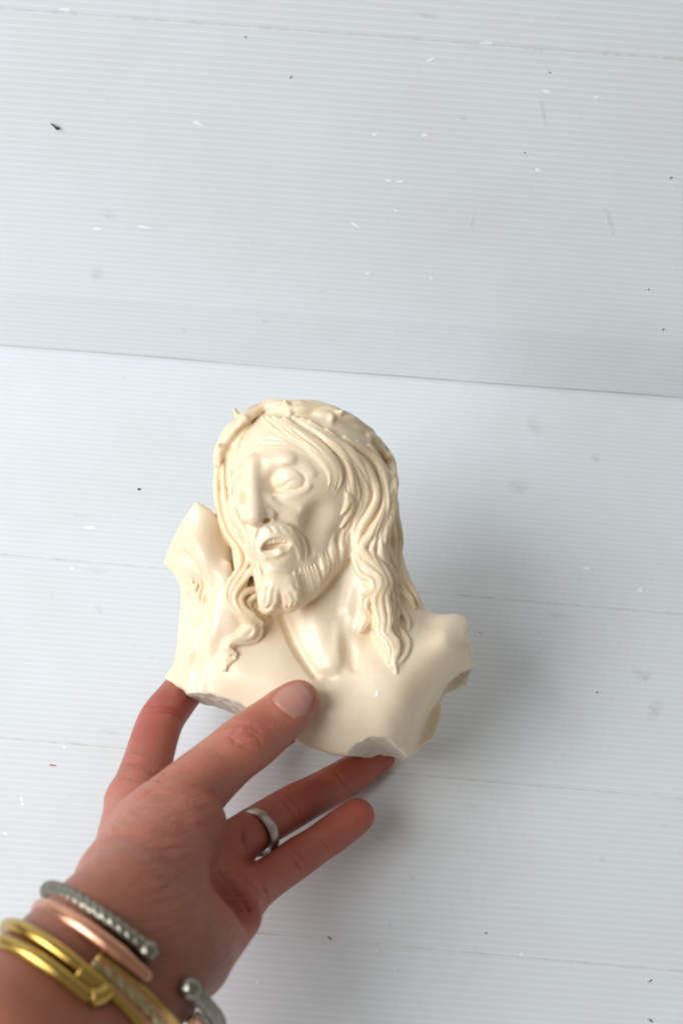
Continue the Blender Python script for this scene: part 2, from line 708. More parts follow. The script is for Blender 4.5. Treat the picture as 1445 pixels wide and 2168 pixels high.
sheet_line("crease", (-30, 1172), (1480, 1303), .0016, M_CREASE)
sheet_line("crease", (-30, 1560), (1480, 1694), .0013, M_CREASE)
sheet_line("crease", (300, 1955), (1480, 2060), .0011, M_CREASE)
sheet_line("crease", (-30, 16), (1480, 128), .0022, M_CREASE, True)


def mark(name, px, py, L, W, ang, mat, dome=0.0, lift=.00016):
    """small mark of a given photo-pixel length, width and direction, on the sheet it lies on"""
    onwall = py < 733 + 107 * px / 1445.0
    f = wall_point if onwall else floor_point
    up = UPW if onwall else UPF
    c = f(px, py)
    lift += wav(c[0], c[2], 2.1) if onwall else wav(c[0], c[1], .4)
    ca, sa = math.cos(math.radians(ang)), math.sin(math.radians(ang))
    rnd = random.Random(int(px * 7 + py))
    n = 12
    vs_, fs_ = [], []
    for ring in (0.55, 1.0):
        for i in range(n):
            a = 2 * math.pi * i / n
            q = ring * (1 if ring < 1 else rnd.uniform(.7, 1.15))
            u, w = math.cos(a) * L / 2 * q, math.sin(a) * W / 2 * q
            p = f(px + u * ca - w * sa, py + u * sa + w * ca)
            vs_.append(p + up * (lift + (dome if ring < 1 else 0)) - c)
    vs_.append(up * (lift + dome * 1.25))
    for i in range(n):
        j = (i + 1) % n
        fs_.append((i, j, n + j, n + i)[::-1])
        fs_.append((2 * n, i, j))
    o = mesh_obj(name, vs_, fs_, mat, None, True)
    fade = np.repeat(np.r_[np.full(n, .55), np.zeros(n), 1.0], 4).astype(np.float32)
    o.data.color_attributes.new("fade", 'FLOAT_COLOR', 'POINT').data.foreach_set("color", fade)
    o.location = c
    o.parent = wall if onwall else floor
    return o


DENTS = [(190, 1118, 28, 7, 3), (153, 1205, 10, 9, 40), (47, 1692, 11, 8, 80), (48, 1703, 10, 7, 10), (137, 1583, 10, 7, 0),
         (1354, 1247, 12, 9, -60), (1155, 195, 20, 9, 15), (418, 262, 26, 9, 20), (207, 485, 22, 7, 5), (305, 482, 34, 6, 8),
         (793, 286, 14, 7, -20), (898, 287, 16, 9, 10), (822, 384, 14, 7, 0), (845, 386, 16, 7, 0),
         (838, 447, 12, 6, 0), (752, 478, 26, 6, 35), (778, 580, 9, 8, 0),
         (137, 21, 26, 7, 6), (1030, 93, 30, 8, 4), (912, 128, 20, 7, -20), (1137, 360, 14, 8, 0), 
         (1103, 2021, 11, 9, 20), (1262, 206, 16, 6, -30), (912, 590, 10, 6, 70),
         (545, 2080, 12, 6, 70), (12, 1765, 12, 9, 30), (1240, 1202, 18, 6, 10)]
for a in DENTS:
    mark("dent", a[0], a[1], a[2], a[3], a[4], M_DENT, .00003, .00010)
SMUDGES = [(1260, 968, 26, 30, 0), (1130, 900, 60, 40, 60), (805, 1776, 34, 18, 20), (870, 1857, 30, 12, 15), (992, 1707, 36, 12, 0),
           (1385, 1500, 40, 60, 20), (1368, 1430, 50, 30, -30), (1350, 1420, 40, 20, 10), (232, 1550, 60, 14, 5), (205, 1210, 60, 16, 5),
           (170, 1093, 50, 12, 5), (210, 1290, 30, 22, 60), (110, 1263, 26, 8, 5), (230, 455, 60, 30, 30), (205, 580, 40, 40, 50),
           (1100, 1030, 60, 50, 0), (1275, 1818, 22, 18, 60), (980, 250, 26, 18, 20), (1150, 240, 90, 14, 80), (1000, 470, 60, 8, -75),
           (900, 30, 80, 20, 15), (1180, 1300, 60, 20, 5), (390, 700, 18, 14, 70), (1290, 470, 90, 16, 75), (560, 680, 20, 12, 40)]
for a in SMUDGES:
    mark("smudge", *a, M_SMUDGE, 0, .00022)
SPECKS = [(295, 1037, 9, 7, 30), (1163, 154, 4, 3, 0), (1110, 324, 5, 3, 40), (1419, 376, 9, 3, -35), (1263, 1465, 4, 4, 0),
          (1028, 1976, 5, 4, 0), (1016, 1339, 4, 3, 0), (1375, 2077, 14, 3, -35),
          (1376, 2161, 16, 4, 40), (1403, 697, 5, 5, 0), (1372, 613, 4, 4, 0), 
          (519, 80, 2, 8, 0), (615, 165, 2, 9, 25), (697, 1987, 14, 2, 40)]
for a in SPECKS:
    mark("speck", a[0], a[1], a[2] * .8, a[3] * .8, a[4], M_SPECK, .0003)
mark("ink_mark", 113, 1621, 18, 3, 8, M_RED, .0001)

# a dead gnat on the upright sheet
gc = wall_point(117, 266)
gv, gf = [], []
path = [(-9, -4, .00025), (-5, -2, .0003), (0, 2, .0004), (4, 4, .0008), (8, 5, .0007), (11, 5, .0002)]
for i, (dx, dy, r) in enumerate(path):
    c0 = wall_point(117 + dx, 266 + dy) + UPW * (.0003 + r + wav(gc[0], gc[2], 2.1))
    for k in range(8):
        a = 2 * math.pi * k / 8
        gv.append(c0 - gc + np.array([math.cos(a) * r * .5, math.sin(a) * r, math.cos(a) * r * .9]))
    if i:
        for k in range(8):
            gf.append(((i - 1) * 8 + k, (i - 1) * 8 + (k + 1) % 8, i * 8 + (k + 1) % 8, i * 8 + k))
gn = mesh_obj("dead_gnat", gv, gf, M_SPECK, None, True)
gn.location = gc
tag(gn, "tiny dark dead gnat on the upright white sheet, upper left", "insect")

# ------------------------------------------------------------------ the bust
SKIN, HAIR, BEARD, CROWN, CUT, CUT2, CUT3, CUT4 = range(8)
B = Field(P(300, 1680, 0) + [0, 0, -48], P(1060, 800, 0) + [0, 0, 52], 0.42)

torso = [(415, 1060), (446, 1078), (472, 1112), (520, 1170), (600, 1230), (700, 1215), (790, 1210), (850, 1262), (890, 1298),
         (925, 1301), (965, 1299), (985, 1307), (994, 1320), (991, 1345), (999, 1372), (1003, 1412), (975, 1424), (948, 1446),
         (926, 1480), (904, 1514), (888, 1556), (872, 1596), (842, 1623), (800, 1612), (760, 1602), (705, 1598), (655, 1582),
         (600, 1556), (545, 1535), (500, 1516), (455, 1503), (411, 1492), (404, 1476), (352, 1440), (349, 1432), (366, 1408),
         (374, 1370), (378, 1320), (383, 1272), (381, 1240), (368, 1216), (346, 1193), (360, 1152), (384, 1106)]
tz = [(415, 1064, 4), (440, 1090, 5), (470, 1130, 2), (500, 1190, 2), (390, 1112, 2), (410, 1130, 7), (365, 1160, -6), (352, 1190, -10),
      (385, 1185, 0), (405, 1200, 3), (440, 1160, 10), (430, 1200, 8), (455, 1215, 11), (470, 1255, 12), (425, 1235, -1), (420, 1265, -2), (432, 1300, 2),
      (395, 1250, -4), (385, 1300, -9), (400, 1330, 0), (382, 1370, -8), (400, 1380, 2), (372, 1420, -8), (410, 1430, 3), (430, 1380, 6),
      (450, 1330, 11), (470, 1290, 13), (445, 1400, 9), (418, 1470, 8), (440, 1455, 10), (480, 1420, 15), (500, 1470, 15), (540, 1440, 18), (600, 1400, 16),
      (600, 1470, 20), (520, 1350, 12), (600, 1320, 6), (660, 1420, 16), (690, 1430, 17), (640, 1545, 21), (720, 1470, 22), (740, 1430, 19),
      (780, 1480, 24), (830, 1430, 22), (790, 1400, 19), (780, 1340, 8), (800, 1290, 2), (860, 1400, 19), (870, 1340, 10), (900, 1370, 15),
      (940, 1345, 11), (900, 1310, -2), (945, 1310, 0), (985, 1320, -2), (985, 1370, 6), (995, 1410, 0), (950, 1415, 9), (910, 1450, 14),
      (860, 1500, 20), (880, 1530, 12), (830, 1560, 19), (860, 1590, 8), (780, 1545, 23), (720, 1540, 24), (700, 1590, 18), (650, 1575, 18),
      (560, 1520, 17), (470, 1495, 10), (840, 1460, 23)]
B.relief(torso, tz, -24, lab=SKIN, edge_k=2.2)
B.strokes([[(480, 1196, 1.2), (472, 1260, 2.4), (458, 1330, 2.6), (440, 1410, 2.4), (422, 1478, 1.4)]], -.62, 3.5, SKIN)
B.strokes([[(424, 1316, 1.0), (415, 1370, 2.0), (410, 1420, 2.0), (406, 1470, 1.6)]], .35, 3.5, None, 'sub')
B.strokes([[(384, 1116, .8), (404, 1132, 1.6), (424, 1160, 2.0), (440, 1196, 2.0), (452, 1232, 1.0)]], -.5, 2.5, SKIN)
B.strokes([[(376, 1170, 1.0), (396, 1182, 2.0), (410, 1204, 1.6)]], .4, 3.0, None, 'sub')
# the back of the shoulder and of the rib cage, seen behind the broken edge
B.relief([(930, 1400), (1000, 1405), (986, 1452), (945, 1470), (900, 1490), (880, 1480)],
         [(930, 1420, -10), (990, 1420, -12), (960, 1450, -8), (910, 1470, -8)], -34, lab=CUT4, edge_k=1.6)
B.relief([(880, 1440), (938, 1466), (932, 1520), (920, 1562), (896, 1578), (866, 1606), (840, 1560)],
         [(900, 1470, -14), (925, 1530, -16), (880, 1580, -12), (860, 1500, -10)], -34, lab=SKIN, edge_k=1.4)

# neck
B.cone(P(655, 1210, -8), P(705, 1385, 3), 14, 12.5, 5)
B.cone(P(740, 1180, -10), P(750, 1360, -2), 15, 14, 5)
B.cone(P(800, 1240, -18), P(840, 1330, -10), 14, 14, 6)
B.cone(P(620, 1260, -2), P(676, 1408, 11), 5.5, 3.6, 4)       # front of the throat, left cord
B.cone(P(655, 1280, 1), P(700, 1405, 13), 7.0, 4.6, 3)        # windpipe
B.cone(P(770, 1195, 2), P(703, 1418, 15), 4.6, 3.0, 3)        # long neck muscle
B.strokes([[(600, 1306, 1.6), (630, 1375, 1.8), (668, 1432, 1.4)]], -.1, 2.2, None, 'sub')
B.strokes([[(728, 1310, 1.8), (738, 1370, 2.2), (750, 1412, 1.0)]], .45, 4.0, None, 'sub')
B.ell(B.H(690, 1436, 3.0), (4.5, 3.5, 3.6), None, 2.5, None, 'sub')

# skull and face
ry, rz, rx = math.radians(-26), math.radians(10), math.radians(-8)
HR = np.array(Matrix.Rotation(rz, 3, 'Z') @ Matrix.Rotation(ry, 3, 'Y') @ Matrix.Rotation(rx, 3, 'X'))
B.ell(P(645, 1010, -12), (33.5, 33, 33), HR, 3, SKIN)
B.ell(P(606, 1035, -2), (24, 33, 25), HR, 5, SKIN)
B.ell(P(612, 1140, 0), (19, 26, 20), HR, 5, SKIN)
B.cone(P(735, 1090, -8), P(615, 1225, 8), 9, 8, 6)             # jaw
B.ell(P(640, 1068, 10), (10, 8, 9), HR, 5, SKIN)               # cheekbone
B.ell(P(520, 1085, 5), (6, 8, 8), HR, 5, SKIN)
B.ell(P(575, 1150, 15), (9.5, 12, 9), HR, 6, SKIN)             # muzzle
B.ell(P(584, 1222, 14), (8, 8, 8), HR, 5, SKIN)                # chin
B.ell(B.H(676, 1122, 3.2), (7, 10, 5), HR, 6, None, 'sub')      # hollow cheek
# eye sockets
B.ell(B.H(590, 1020, 2.2), (8.0, 6.0, 5.2), HR, 3.5, None, 'sub')
B.ell(B.H(580, 1030, 1.8), (3.2, 4.0, 3.6), HR, 3.0, None, 'sub')
B.ell(B.H(514, 1050, 2.5), (4.2, 5.5, 4.5), HR, 3, None, 'sub')
# brows
B.strokes([[(534, 975, 1.7), (556, 974, 1.9), (577, 976, 2.0), (592, 971, 2.4), (612, 973, 2.8), (640, 983, 2.4), (660, 1002, 1.4)]], -.8, 2.0, SKIN)
B.ell(B.H(606, 976, -1.6), (4.2, 2.6, 2.8), HR, 2.0, SKIN)
B.strokes([[(530, 982, 2.0), (516, 996, 2.0), (500, 1012, 1.8), (490, 1032, 1.4)]], -.35, 1.8, SKIN)
# nose
n0 = B.H(537, 980, -1.0)
n1 = P(536, 1036, n0[2] + 4.0)
n2 = P(537, 1085, n0[2] + 8.0)
B.cone(n0, n1, 2.6, 2.6, 2.6)
B.cone(n1, n2, 2.6, 3.3, 2.6)
B.cone(P(562, 1006, n0[2] - 5.2), P(557, 1080, n0[2] + 1.2), 3.6, 5.3, 5.0)
B.ell(P(540, 1097, n0[2] + 7.4), (3.5, 3.0, 3.8), HR, 2.2)
B.ell(P(570, 1089, n0[2] + 2.4), (4.0, 3.5, 4.2), HR, 1.4)
B.ell(P(522, 1094, n0[2] + 3.0), (2.2, 3.0, 3.8), HR, 1.6)
B.cone(P(538, 1106, n0[2] + 6.2), P(546, 1113, n0[2] + 2.0), 1.5, 1.4, 1.5)
B.ell(P(562, 1102, n0[2] + 5.6), (2.3, .9, 2.4), HR, .6, None, 'sub')
B.strokes([[(570, 1072, .2), (580, 1076, .5), (588, 1089, .8), (587, 1100, .7)]], 0.1, .8, None, 'sub')
# near eye: lids
e = B.H(609, 1019, 0)
B.ell(P(610, 1016, e[2] - 3.7), (6.8, 5.3, 5.6), HR, 2.4, SKIN)
ez = B.hitz(609, 1017)


def lid(pts, r, sub, k, dz):
    q = catmull(pts, 22)
    zz = []
    for a, b in q:
        zz.append(B.hitz(a, b))
    B.tube([P(a, b, z + dz) for (a, b), z in zip(q, zz)], r, k, None if sub else SKIN, 'sub' if sub else 'add')


lid([(586, 1035), (600, 1029), (614, 1019), (628, 1015), (641, 1020)], .5, True, .5, .15)
B.strokes([[(580, 1041, .25), (600, 1042, .45), (622, 1039, .55), (638, 1032, .5)], [(604, 986, .2), (624, 991, .55), (640, 1003, .75), (647, 1018, .75), (642, 1030, .5)]],
          .3, .9, None, 'sub')
B.strokes([[(586, 1048, .7), (610, 1050, 1.0), (636, 1044, .8), (654, 1030, .5)]], -.85, 2.0, SKIN)
# far eye
e2 = B.H(511, 1056, 0)
B.ell(P(512, 1056, e2[2] - 2.0), (3.0, 4.0, 3.8), HR, 2.2, SKIN)
B.strokes([[(499, 1060, .35), (506, 1068, .45), (518, 1070, .4)]], .1, .6, None, 'sub')
B.strokes([[(502, 1042, .35), (510, 1040, .4), (520, 1043, .35)]], .1, .6, None, 'sub')
# furrows
B.strokes([[(517, 976, .6), (519, 988, .9), (521, 998, .5)]], .1, 1.0, None, 'sub')
B.strokes([[(545, 932, .2), (570, 929, .35), (598, 934, .2)], [(540, 942, .2), (570, 940, .4), (602, 941, .2)],
           [(520, 955, .2), (535, 946, .3), (552, 938, .2)]], .3, .8, None, 'sub')
B.strokes([[(590, 1094, .7), (606, 1105, 1.1), (630, 1121, 1.2), (650, 1144, .9), (658, 1170, .5)]], .4, 2.2, None, 'sub')
B.strokes([[(586, 1054, .5), (605, 1066, .8), (628, 1076, .6)]], .3, 2.0, None, 'sub')

# mouth, half open
MR = HR @ np.array(Matrix.Rotation(math.radians(10), 3, 'Z'))
B.ell(B.H(586, 1155, .4), (7.2, 3.7, 5.6), MR, .8, None, 'sub')
B.strokes([[(551, 1156, .3), (560, 1143, .5), (572, 1136, .7), (588, 1135, .7), (606, 1140, .5), (622, 1151, .3)]], -.35, 1.0, SKIN, zsm=6)
q = [B.H(560, 1186), B.H(616, 1170)]
B.cone(P(562, 1172, q[0][2] - 1.2), P(592, 1167, q[0][2] - .9), 1.2, 1.6, 1.6)
B.cone(P(592, 1167, q[0][2] - .9), P(617, 1154, q[1][2] - 1.8), 1.6, .9, 1.6)
B.strokes([[(570, 1186, .6), (588, 1186, .9), (608, 1177, .6)]], .5, 1.6, None, 'sub')
mz = B.hitz(584, 1134) - 2.4
for tx, ty in ((567, 1148), (574, 1146), (581, 1145), (588, 1144), (595, 1144), (602, 1146)):
    B.ell(P(tx, ty, mz - abs(tx - 580) * .03), (.78, 1.3, .9), HR, .2, SKIN)

# ------------------------------------------------------------------ hair, beard and crown of thorns
rs = random.Random(5)


def sub_locks(a, b, n, r0, r1, jit=2.0, taper=.45):
    """n strands between two guide polylines (photo pixels), thick in the middle and thinner at the ends"""
    m = 30
    A, C = catmull([p[:2] for p in a], m), catmull([p[:2] for p in b], m)
    out = []
    for i in range(n):
        t = (i + .5) / n if n > 1 else .5
        Q = A * (1 - t) + C * t
        rr = rs.uniform(r0, r1)
        ph = rs.uniform(0, 6.28)
        out.append([(q[0] + jit * math.sin(ph + j * .42), q[1] + jit * .6 * math.cos(ph + j * .33),
                     rr * (taper + (1 - taper) * math.sin(math.pi * (.12 + .80 * j / (m - 1)))) * (1 - .85 * max(0, (j / (m - 1) - .72) / .28) ** 1.5)) for j, q in enumerate(Q)])
    return out


# masses under the strands
def mass(pts, k=3.0, lab=HAIR):
    p = catmull([(a, b, c, d) for a, b, c, d in pts], 10)
    B.tube([P(a, b, c) for a, b, c, d in p], p[:, 3], k, lab)


mass([(692, 915, 4, 8), (756, 988, 0, 10), (788, 1060, -2, 10), (778, 1140, -1, 9), (785, 1210, 1, 8), (800, 1280, 7, 6), (815, 1340, 14, 4.5), (836, 1400, 19, 2.2)])
mass([(778, 974, -14, 8), (806, 1060, -16, 7.5), (812, 1150, -14, 7.5), (828, 1220, -12, 7), (850, 1270, -8, 7)])
mass([(680, 940, -14, 12.5), (732, 1005, -18, 12.5)], 5)
mass([(768, 1215, 3, 4), (778, 1260, 7, 4), (770, 1300, 10, 3), (766, 1325, 12, 2)])
mass([(505, 915, 0, 5), (484, 960, -4, 5.5), (476, 1030, -6, 5), (482, 1090, -2, 5), (505, 1145, 4, 4.5), (524, 1190, 8, 3.6), (500, 1240, 11, 3.0),
      (500, 1285, 12, 3.0), (536, 1322, 13, 3), (505, 1356, 14, 2), (478, 1376, 14, 1.6), (492, 1394, 14.5, 1.5), (477, 1415, 15.5, .8)], 1.2)
mass([(560, 1235, 4, 4), (530, 1270, 5, 5), (550, 1310, 8, 4)], 2)
L = []
GA = [(552, 887), (573, 911), (608, 925), (638, 937), (668, 964), (688, 991), (695, 1014), (691, 1041)]
GA2 = [(572, 883), (597, 898), (632, 922), (662, 946), (692, 970), (709, 1000), (706, 1036)]
GA3 = [(612, 887), (638, 911), (677, 938), (704, 964), (722, 997), (724, 1020), (711, 1050)]
GB = [(623, 885), (656, 905), (698, 937), (731, 970), (745, 1009), (754, 1044), (760, 1068), (752, 1098), (747, 1128), (749, 1160), (752, 1190), (764, 1216), (786, 1228), (790, 1252), (769, 1264), (766, 1285), (776, 1309), (760, 1338)]
GB2 = [(640, 888), (670, 908), (715, 942), (750, 980), (762, 1020), (766, 1060), (756, 1095), (750, 1130), (752, 1165), (760, 1190), (778, 1210), (798, 1226), (798, 1252), (779, 1268), (775, 1288), (784, 1308), (766, 1338)]
GC = [(656, 894), (698, 924), (740, 957), (768, 1003), (776, 1044), (768, 1077), (755, 1106), (751, 1140), (758, 1172), (772, 1196), (797, 1214), (806, 1238), (793, 1267), (797, 1296), (803, 1317), (801, 1339), (822, 1366), (825, 1387), (822, 1404)]
GD = [(692, 912), (730, 946), (768, 982), (790, 1020), (797, 1050), (783, 1086), (765, 1116), (757, 1150), (774, 1182), (800, 1204), (815, 1232), (806, 1264), (808, 1292), (813, 1317), (811, 1339), (831, 1362), (833, 1384), (829, 1410)]
GE = [(730, 928), (786, 968), (806, 997), (815, 1038), (814, 1074), (790, 1124), (766, 1160), (788, 1184), (811, 1206), (823, 1234), (817, 1263), (822, 1290), (825, 1317), (822, 1339), (839, 1360), (840, 1382), (834, 1398), (839, 1424)]
GF = [(780, 945), (812, 988), (826, 1032), (826, 1086), (812, 1130), (806, 1172), (824, 1205), (834, 1239), (830, 1263), (842, 1282), (838, 1306), (836, 1325), (855, 1347), (863, 1366), (855, 1390), (840, 1409)]
GG = [(815, 965), (832, 1010), (831, 1062), (836, 1090), (845, 1140), (842, 1176), (845, 1205), (858, 1232), (878, 1258), (888, 1288)]
GG2 = [(806, 985), (824, 1040), (826, 1095), (832, 1140), (830, 1180), (838, 1215), (850, 1248), (868, 1270), (878, 1292)]



def strand(g, r0, r1, dx=0, dy=0, tip=.4):
    n = len(g)
    out = []
    for i, (a, b_) in enumerate(g):
        t = i / (n - 1)
        r = r0 + (r1 - r0) * min(1, t * 1.6)
        if t < .08:
            r *= .55
        if t > .85:
            r *= 1 - (1 - tip) * (t - .85) / .15
        out.append((a + dx, b_ + dy, r))
    return out


def between(g, h, t=.5):
    n = 22
    A, C = catmull(g, n), catmull(h, n)
    return [tuple(q) for q in A * (1 - t) + C * t]


L += sub_locks(GA, GA2, 2, 1.7, 2.0, .6, .30)
L += sub_locks(GA2, GA3, 2, 1.8, 2.2, .8, .30)
for g, r0, r1 in ((GB, 2.3, 1.6), (GB2, 2.2, 1.5), (GC, 2.5, 1.7), (GD, 2.5, 1.6), (GE, 2.5, 1.7), (GF, 2.5, 1.7), (GG2, 2.2, 1.9), (GG, 2.0, 1.8)):
    L.append(strand(g, r0, r1))
L.append(strand(between(GE, GF, .5), 2.0, 1.3))
L.append(strand(between(GF, GG2, .5), 2.0, 1.5))
L += [[(728, 1035, 1.0), (737, 1056, 1.5), (732, 1076, 1.2), (722, 1090, .4)], [(740, 1040, 1.0), (747, 1066, 1.6), (735, 1094, 1.3), (722, 1116, .7)],
      [(748, 1060, 1.0), (748, 1090, 1.4), (736, 1112, 1.3), (728, 1128, .8)], [(734, 1000, 1.2), (742, 1030, 1.5), (744, 1060, 1.2)]]
# far side
GL1 = [(532, 892), (510, 905), (497, 930), (490, 960), (485, 998), (489, 1040), (500, 1090), (522, 1130), (536, 1162), (540, 1190), (520, 1224), (500, 1252), (497, 1272), (512, 1297), (540, 1316), (553, 1332), (543, 1355), (514, 1361), (491, 1358), (481, 1372), (496, 1381), (499, 1393), (481, 1405), (479, 1420)]
GL2 = [(515, 892), (490, 920), (475, 945), (465, 980), (458, 1023), (464, 1083), (480, 1130), (503, 1163), (509, 1196), (486, 1234), (479, 1265), (494, 1289), (522, 1313), (540, 1330), (530, 1349), (500, 1350), (475, 1361), (469, 1379), (484, 1391), (488, 1398), (475, 1406), (472, 1420)]
L += [strand(GL1, 1.5, 1.15), strand(between(GL1, GL2), 1.5, 1.05), strand(GL2, 1.6, 1.15)]
L += [[(548, 1246, 1.2), (524, 1251, 1.7), (509, 1265, 1.6), (514, 1287, 1.5), (536, 1304, 1.6), (555, 1319, 1.0)],
      [(552, 1258, 1.0), (534, 1266, 1.5), (524, 1278, 1.4), (532, 1294, 1.4), (552, 1306, .9)],
      [(519, 900, .9), (503, 928, 1.2), (494, 965, 1.2), (489, 1003, 1.0), (490, 1040, .7)],
      [(530, 898, .7), (513, 925, 1.0), (502, 955, 1.0), (495, 990, .6)]]
# crown of the head
L += [[(578, 860, .8), (620, 854, 1.5), (668, 856, 1.7), (716, 872, 1.7), (756, 893, 1.6), (790, 924, 1.2)],
      [(586, 868, .8), (640, 864, 1.5), (692, 868, 1.7), (734, 886, 1.7), (772, 912, 1.5), (800, 946, 1.1)],
      [(600, 850, .8), (640, 844, 1.4), (690, 850, 1.6), (736, 868, 1.5), (770, 890, 1.2)],
      [(556, 872, .7), (580, 866, 1.2), (616, 866, 1.3), (650, 874, 1.0)]]
B.strokes(L, .3, .28, HAIR, zsm=5)
# fine parting lines in the locks
fine = []
for st in L:
    if len(st) > 5:
        for o in (-.5, 0, .5):
            st2 = st[2:-1]
            T = np.gradient(np.array([q[:2] for q in st2]), axis=0)
            T /= np.linalg.norm(T, axis=1, keepdims=True) + 1e-6
            ph = rs.uniform(0, 6)
            fine.append([(a - t[1] * o * r * 5, b + t[0] * o * r * 5, .12 + .22 * max(0, math.sin(j * .5 + ph))) for j, ((a, b, r), t) in enumerate(zip(st2, T))])
B.strokes(fine, .6, .3, None, 'sub', zsm=1)
deep = []
for st in L:
    if len(st) > 12:
        st2 = st[1:int(len(st) * .55)]
        T = np.gradient(np.array([q[:2] for q in st2]), axis=0)
        T /= np.linalg.norm(T, axis=1, keepdims=True) + 1e-6
        deep.append([(a - t[1] * r * 4.4, b + t[0] * r * 4.4, .5 * math.sin(math.pi * (j + .5) / len(st2))) for j, ((a, b, r), t) in enumerate(zip(st2, T))])
B.strokes(deep, .15, .6, None, 'sub', zsm=3)

# beard
mass([(736, 1112, 0, 4.5), (716, 1170, 5, 5), (682, 1208, 9, 5.5), (645, 1246, 14, 6), (612, 1266, 18, 5.5)], 2.5, BEARD)
mass([(583, 1236, 21, 5.5), (571, 1262, 21, 5.2), (567, 1282, 20, 4.0)], 2.0, BEARD)
mass([(606, 1240, 21, 5.5), (616, 1262, 20, 5.0), (612, 1278, 19, 3.5)], 2.0, BEARD)
mass([(548, 1186, 10, 3.2), (556, 1222, 14, 3.6), (560, 1250, 17, 3.6)], 2.0, BEARD)
bs = [[(676, 1170, .7), (684, 1200, 1.5), (685, 1230, .7)], [(666, 1194, .8), (673, 1222, 1.5), (674, 1246, .6)],
      [(651, 1198, .8), (656, 1225, 1.6), (664, 1250, .7)], [(637, 1201, .8), (639, 1232, 1.6), (648, 1260, .7)],
      [(622, 1205, .8), (626, 1239, 1.7), (635, 1271, .8)], [(690, 1168, .7), (694, 1195, 1.5), (690, 1224, .7)],
      [(698, 1150, .7), (703, 1180, 1.6), (704, 1212, .7)], [(710, 1126, .7), (702, 1146, 1.5), (707, 1168, 1.6), (715, 1200, .7)],
      [(729, 1120, .7), (723, 1145, 1.4), (725, 1167, 1.4), (721, 1194, .6)], [(738, 1126, .7), (731, 1150, 1.3), (734, 1172, .6)],
      [(658, 1196, .6), (664, 1218, 1.2), (668, 1240, .6)], [(644, 1200, .6), (648, 1224, 1.3), (655, 1252, .6)],
      [(630, 1210, .6), (632, 1236, 1.3), (641, 1262, .6)], [(682, 1168, .6), (688, 1198, 1.2), (689, 1220, .6)],
      # chin lobes
      [(606, 1234, .8), (618, 1246, 1.5), (628, 1262, 1.4), (622, 1282, .9)], [(600, 1238, .8), (610, 1254, 1.5), (617, 1270, 1.4), (612, 1286, .9)],
      [(596, 1240, .7), (602, 1258, 1.4), (606, 1274, 1.3), (602, 1287, .8)], [(588, 1238, .8), (584, 1256, 1.5), (582, 1274, 1.4), (574, 1288, 1.0)],
      [(578, 1236, .8), (572, 1254, 1.5), (570, 1272, 1.4), (562, 1286, 1.0)], [(568, 1234, .8), (561, 1250, 1.4), (559, 1268, 1.4), (558, 1282, 1.0)],
      [(556, 1284, 1.0), (564, 1293, 1.2), (576, 1292, 1.2), (583, 1282, .8), (578, 1274, .5)],
      [(545, 1180, .7), (550, 1205, 1.1), (556, 1232, 1.0), (557, 1256, .7)]]
bs = [[(a, b, .2 if i == 0 else (.4 if i == len(st) - 1 else r)) for i, (a, b, r) in enumerate(st)] for st in bs]
B.strokes(bs, -.3, .6, BEARD)
# moustache
ms = [[(552, 1116, .6), (543, 1124, 1.2), (540, 1136, 1.1), (545, 1147, .6)], [(545, 1128, .7), (537, 1144, 1.2), (538, 1166, 1.1), (547, 1188, .7)],
      [(562, 1116, .5), (569, 1122, 1.1), (576, 1131, .6)], [(574, 1112, .6), (584, 1120, 1.2), (592, 1132, .6)],
      [(586, 1111, .6), (600, 1120, 1.3), (610, 1136, .8)], [(590, 1107, .6), (611, 1118, 1.4), (624, 1138, 1.4), (634, 1160, 1.1), (640, 1186, .6)],
      [(598, 1110, .5), (622, 1124, 1.2), (638, 1142, 1.3), (646, 1164, 1.1), (648, 1184, .5)],
      [(594, 1114, .5), (610, 1128, 1.2), (622, 1147, 1.2), (631, 1168, 1.0), (635, 1186, .5)]]
ms = [[(a, b, .2 if i in (0, len(st) - 1) else r) for i, (a, b, r) in enumerate(st)] for st in ms]
B.strokes(ms, -.5, .6, BEARD)
# tuft under the raised arm
B.strokes([[(412, 1205, .5), (418, 1230, 1.0), (412, 1255, .9), (424, 1275, .5)], [(420, 1215, .5), (428, 1240, 1.1), (420, 1262, .9), (430, 1290, .4)],
           [(430, 1225, .5), (438, 1245, 1.0), (430, 1268, .9), (434, 1296, .4)], [(405, 1215, .4), (408, 1240, .8), (416, 1268, .4)],
           [(438, 1232, .4), (442, 1252, .8), (436, 1276, .4)]], .35, .5, HAIR)

# crown of thorns: three twisted twigs with thorns
cp = [(462, 985), (466, 955), (475, 932), (492, 912), (508, 896), (528, 878), (550, 866), (582, 860), (616, 862), (650, 868), (688, 874), (720, 884),
      (752, 900), (782, 924), (806, 950), (822, 978), (829, 1008), (833, 1042)]
lay = B.lay([(a, b, 1) for a, b in cp], step=1.6, zsm=8)
c, z = lay
base = np.array([P(a, b, zz - .3) for (a, b), zz in zip(c[:, :2], z)])
ctr = P(652, 1000, -12)
tan = np.gradient(base, axis=0)
tan /= np.linalg.norm(tan, axis=1, keepdims=True)
out = base - ctr
out -= (out * tan).sum(1, keepdims=True) * tan
out /= np.linalg.norm(out, axis=1, keepdims=True)
base = base + out * .3
bin_ = np.cross(tan, out)
s_ = np.r_[0, np.cumsum(np.linalg.norm(np.diff(base, axis=0), axis=1))]
for k in range(3):
    ph = s_ * .13 + k * 2.094
    pp = base + out * (.8 * np.sin(ph))[:, None] + bin_ * (2.3 * np.cos(ph))[:, None]
    B.tube(pp, (1.75 + .3 * np.sin(s_ * .5 + k)) * np.clip(.35 + np.minimum(s_, s_[-1] - s_) / 9, 0, 1), 1.3, CROWN)
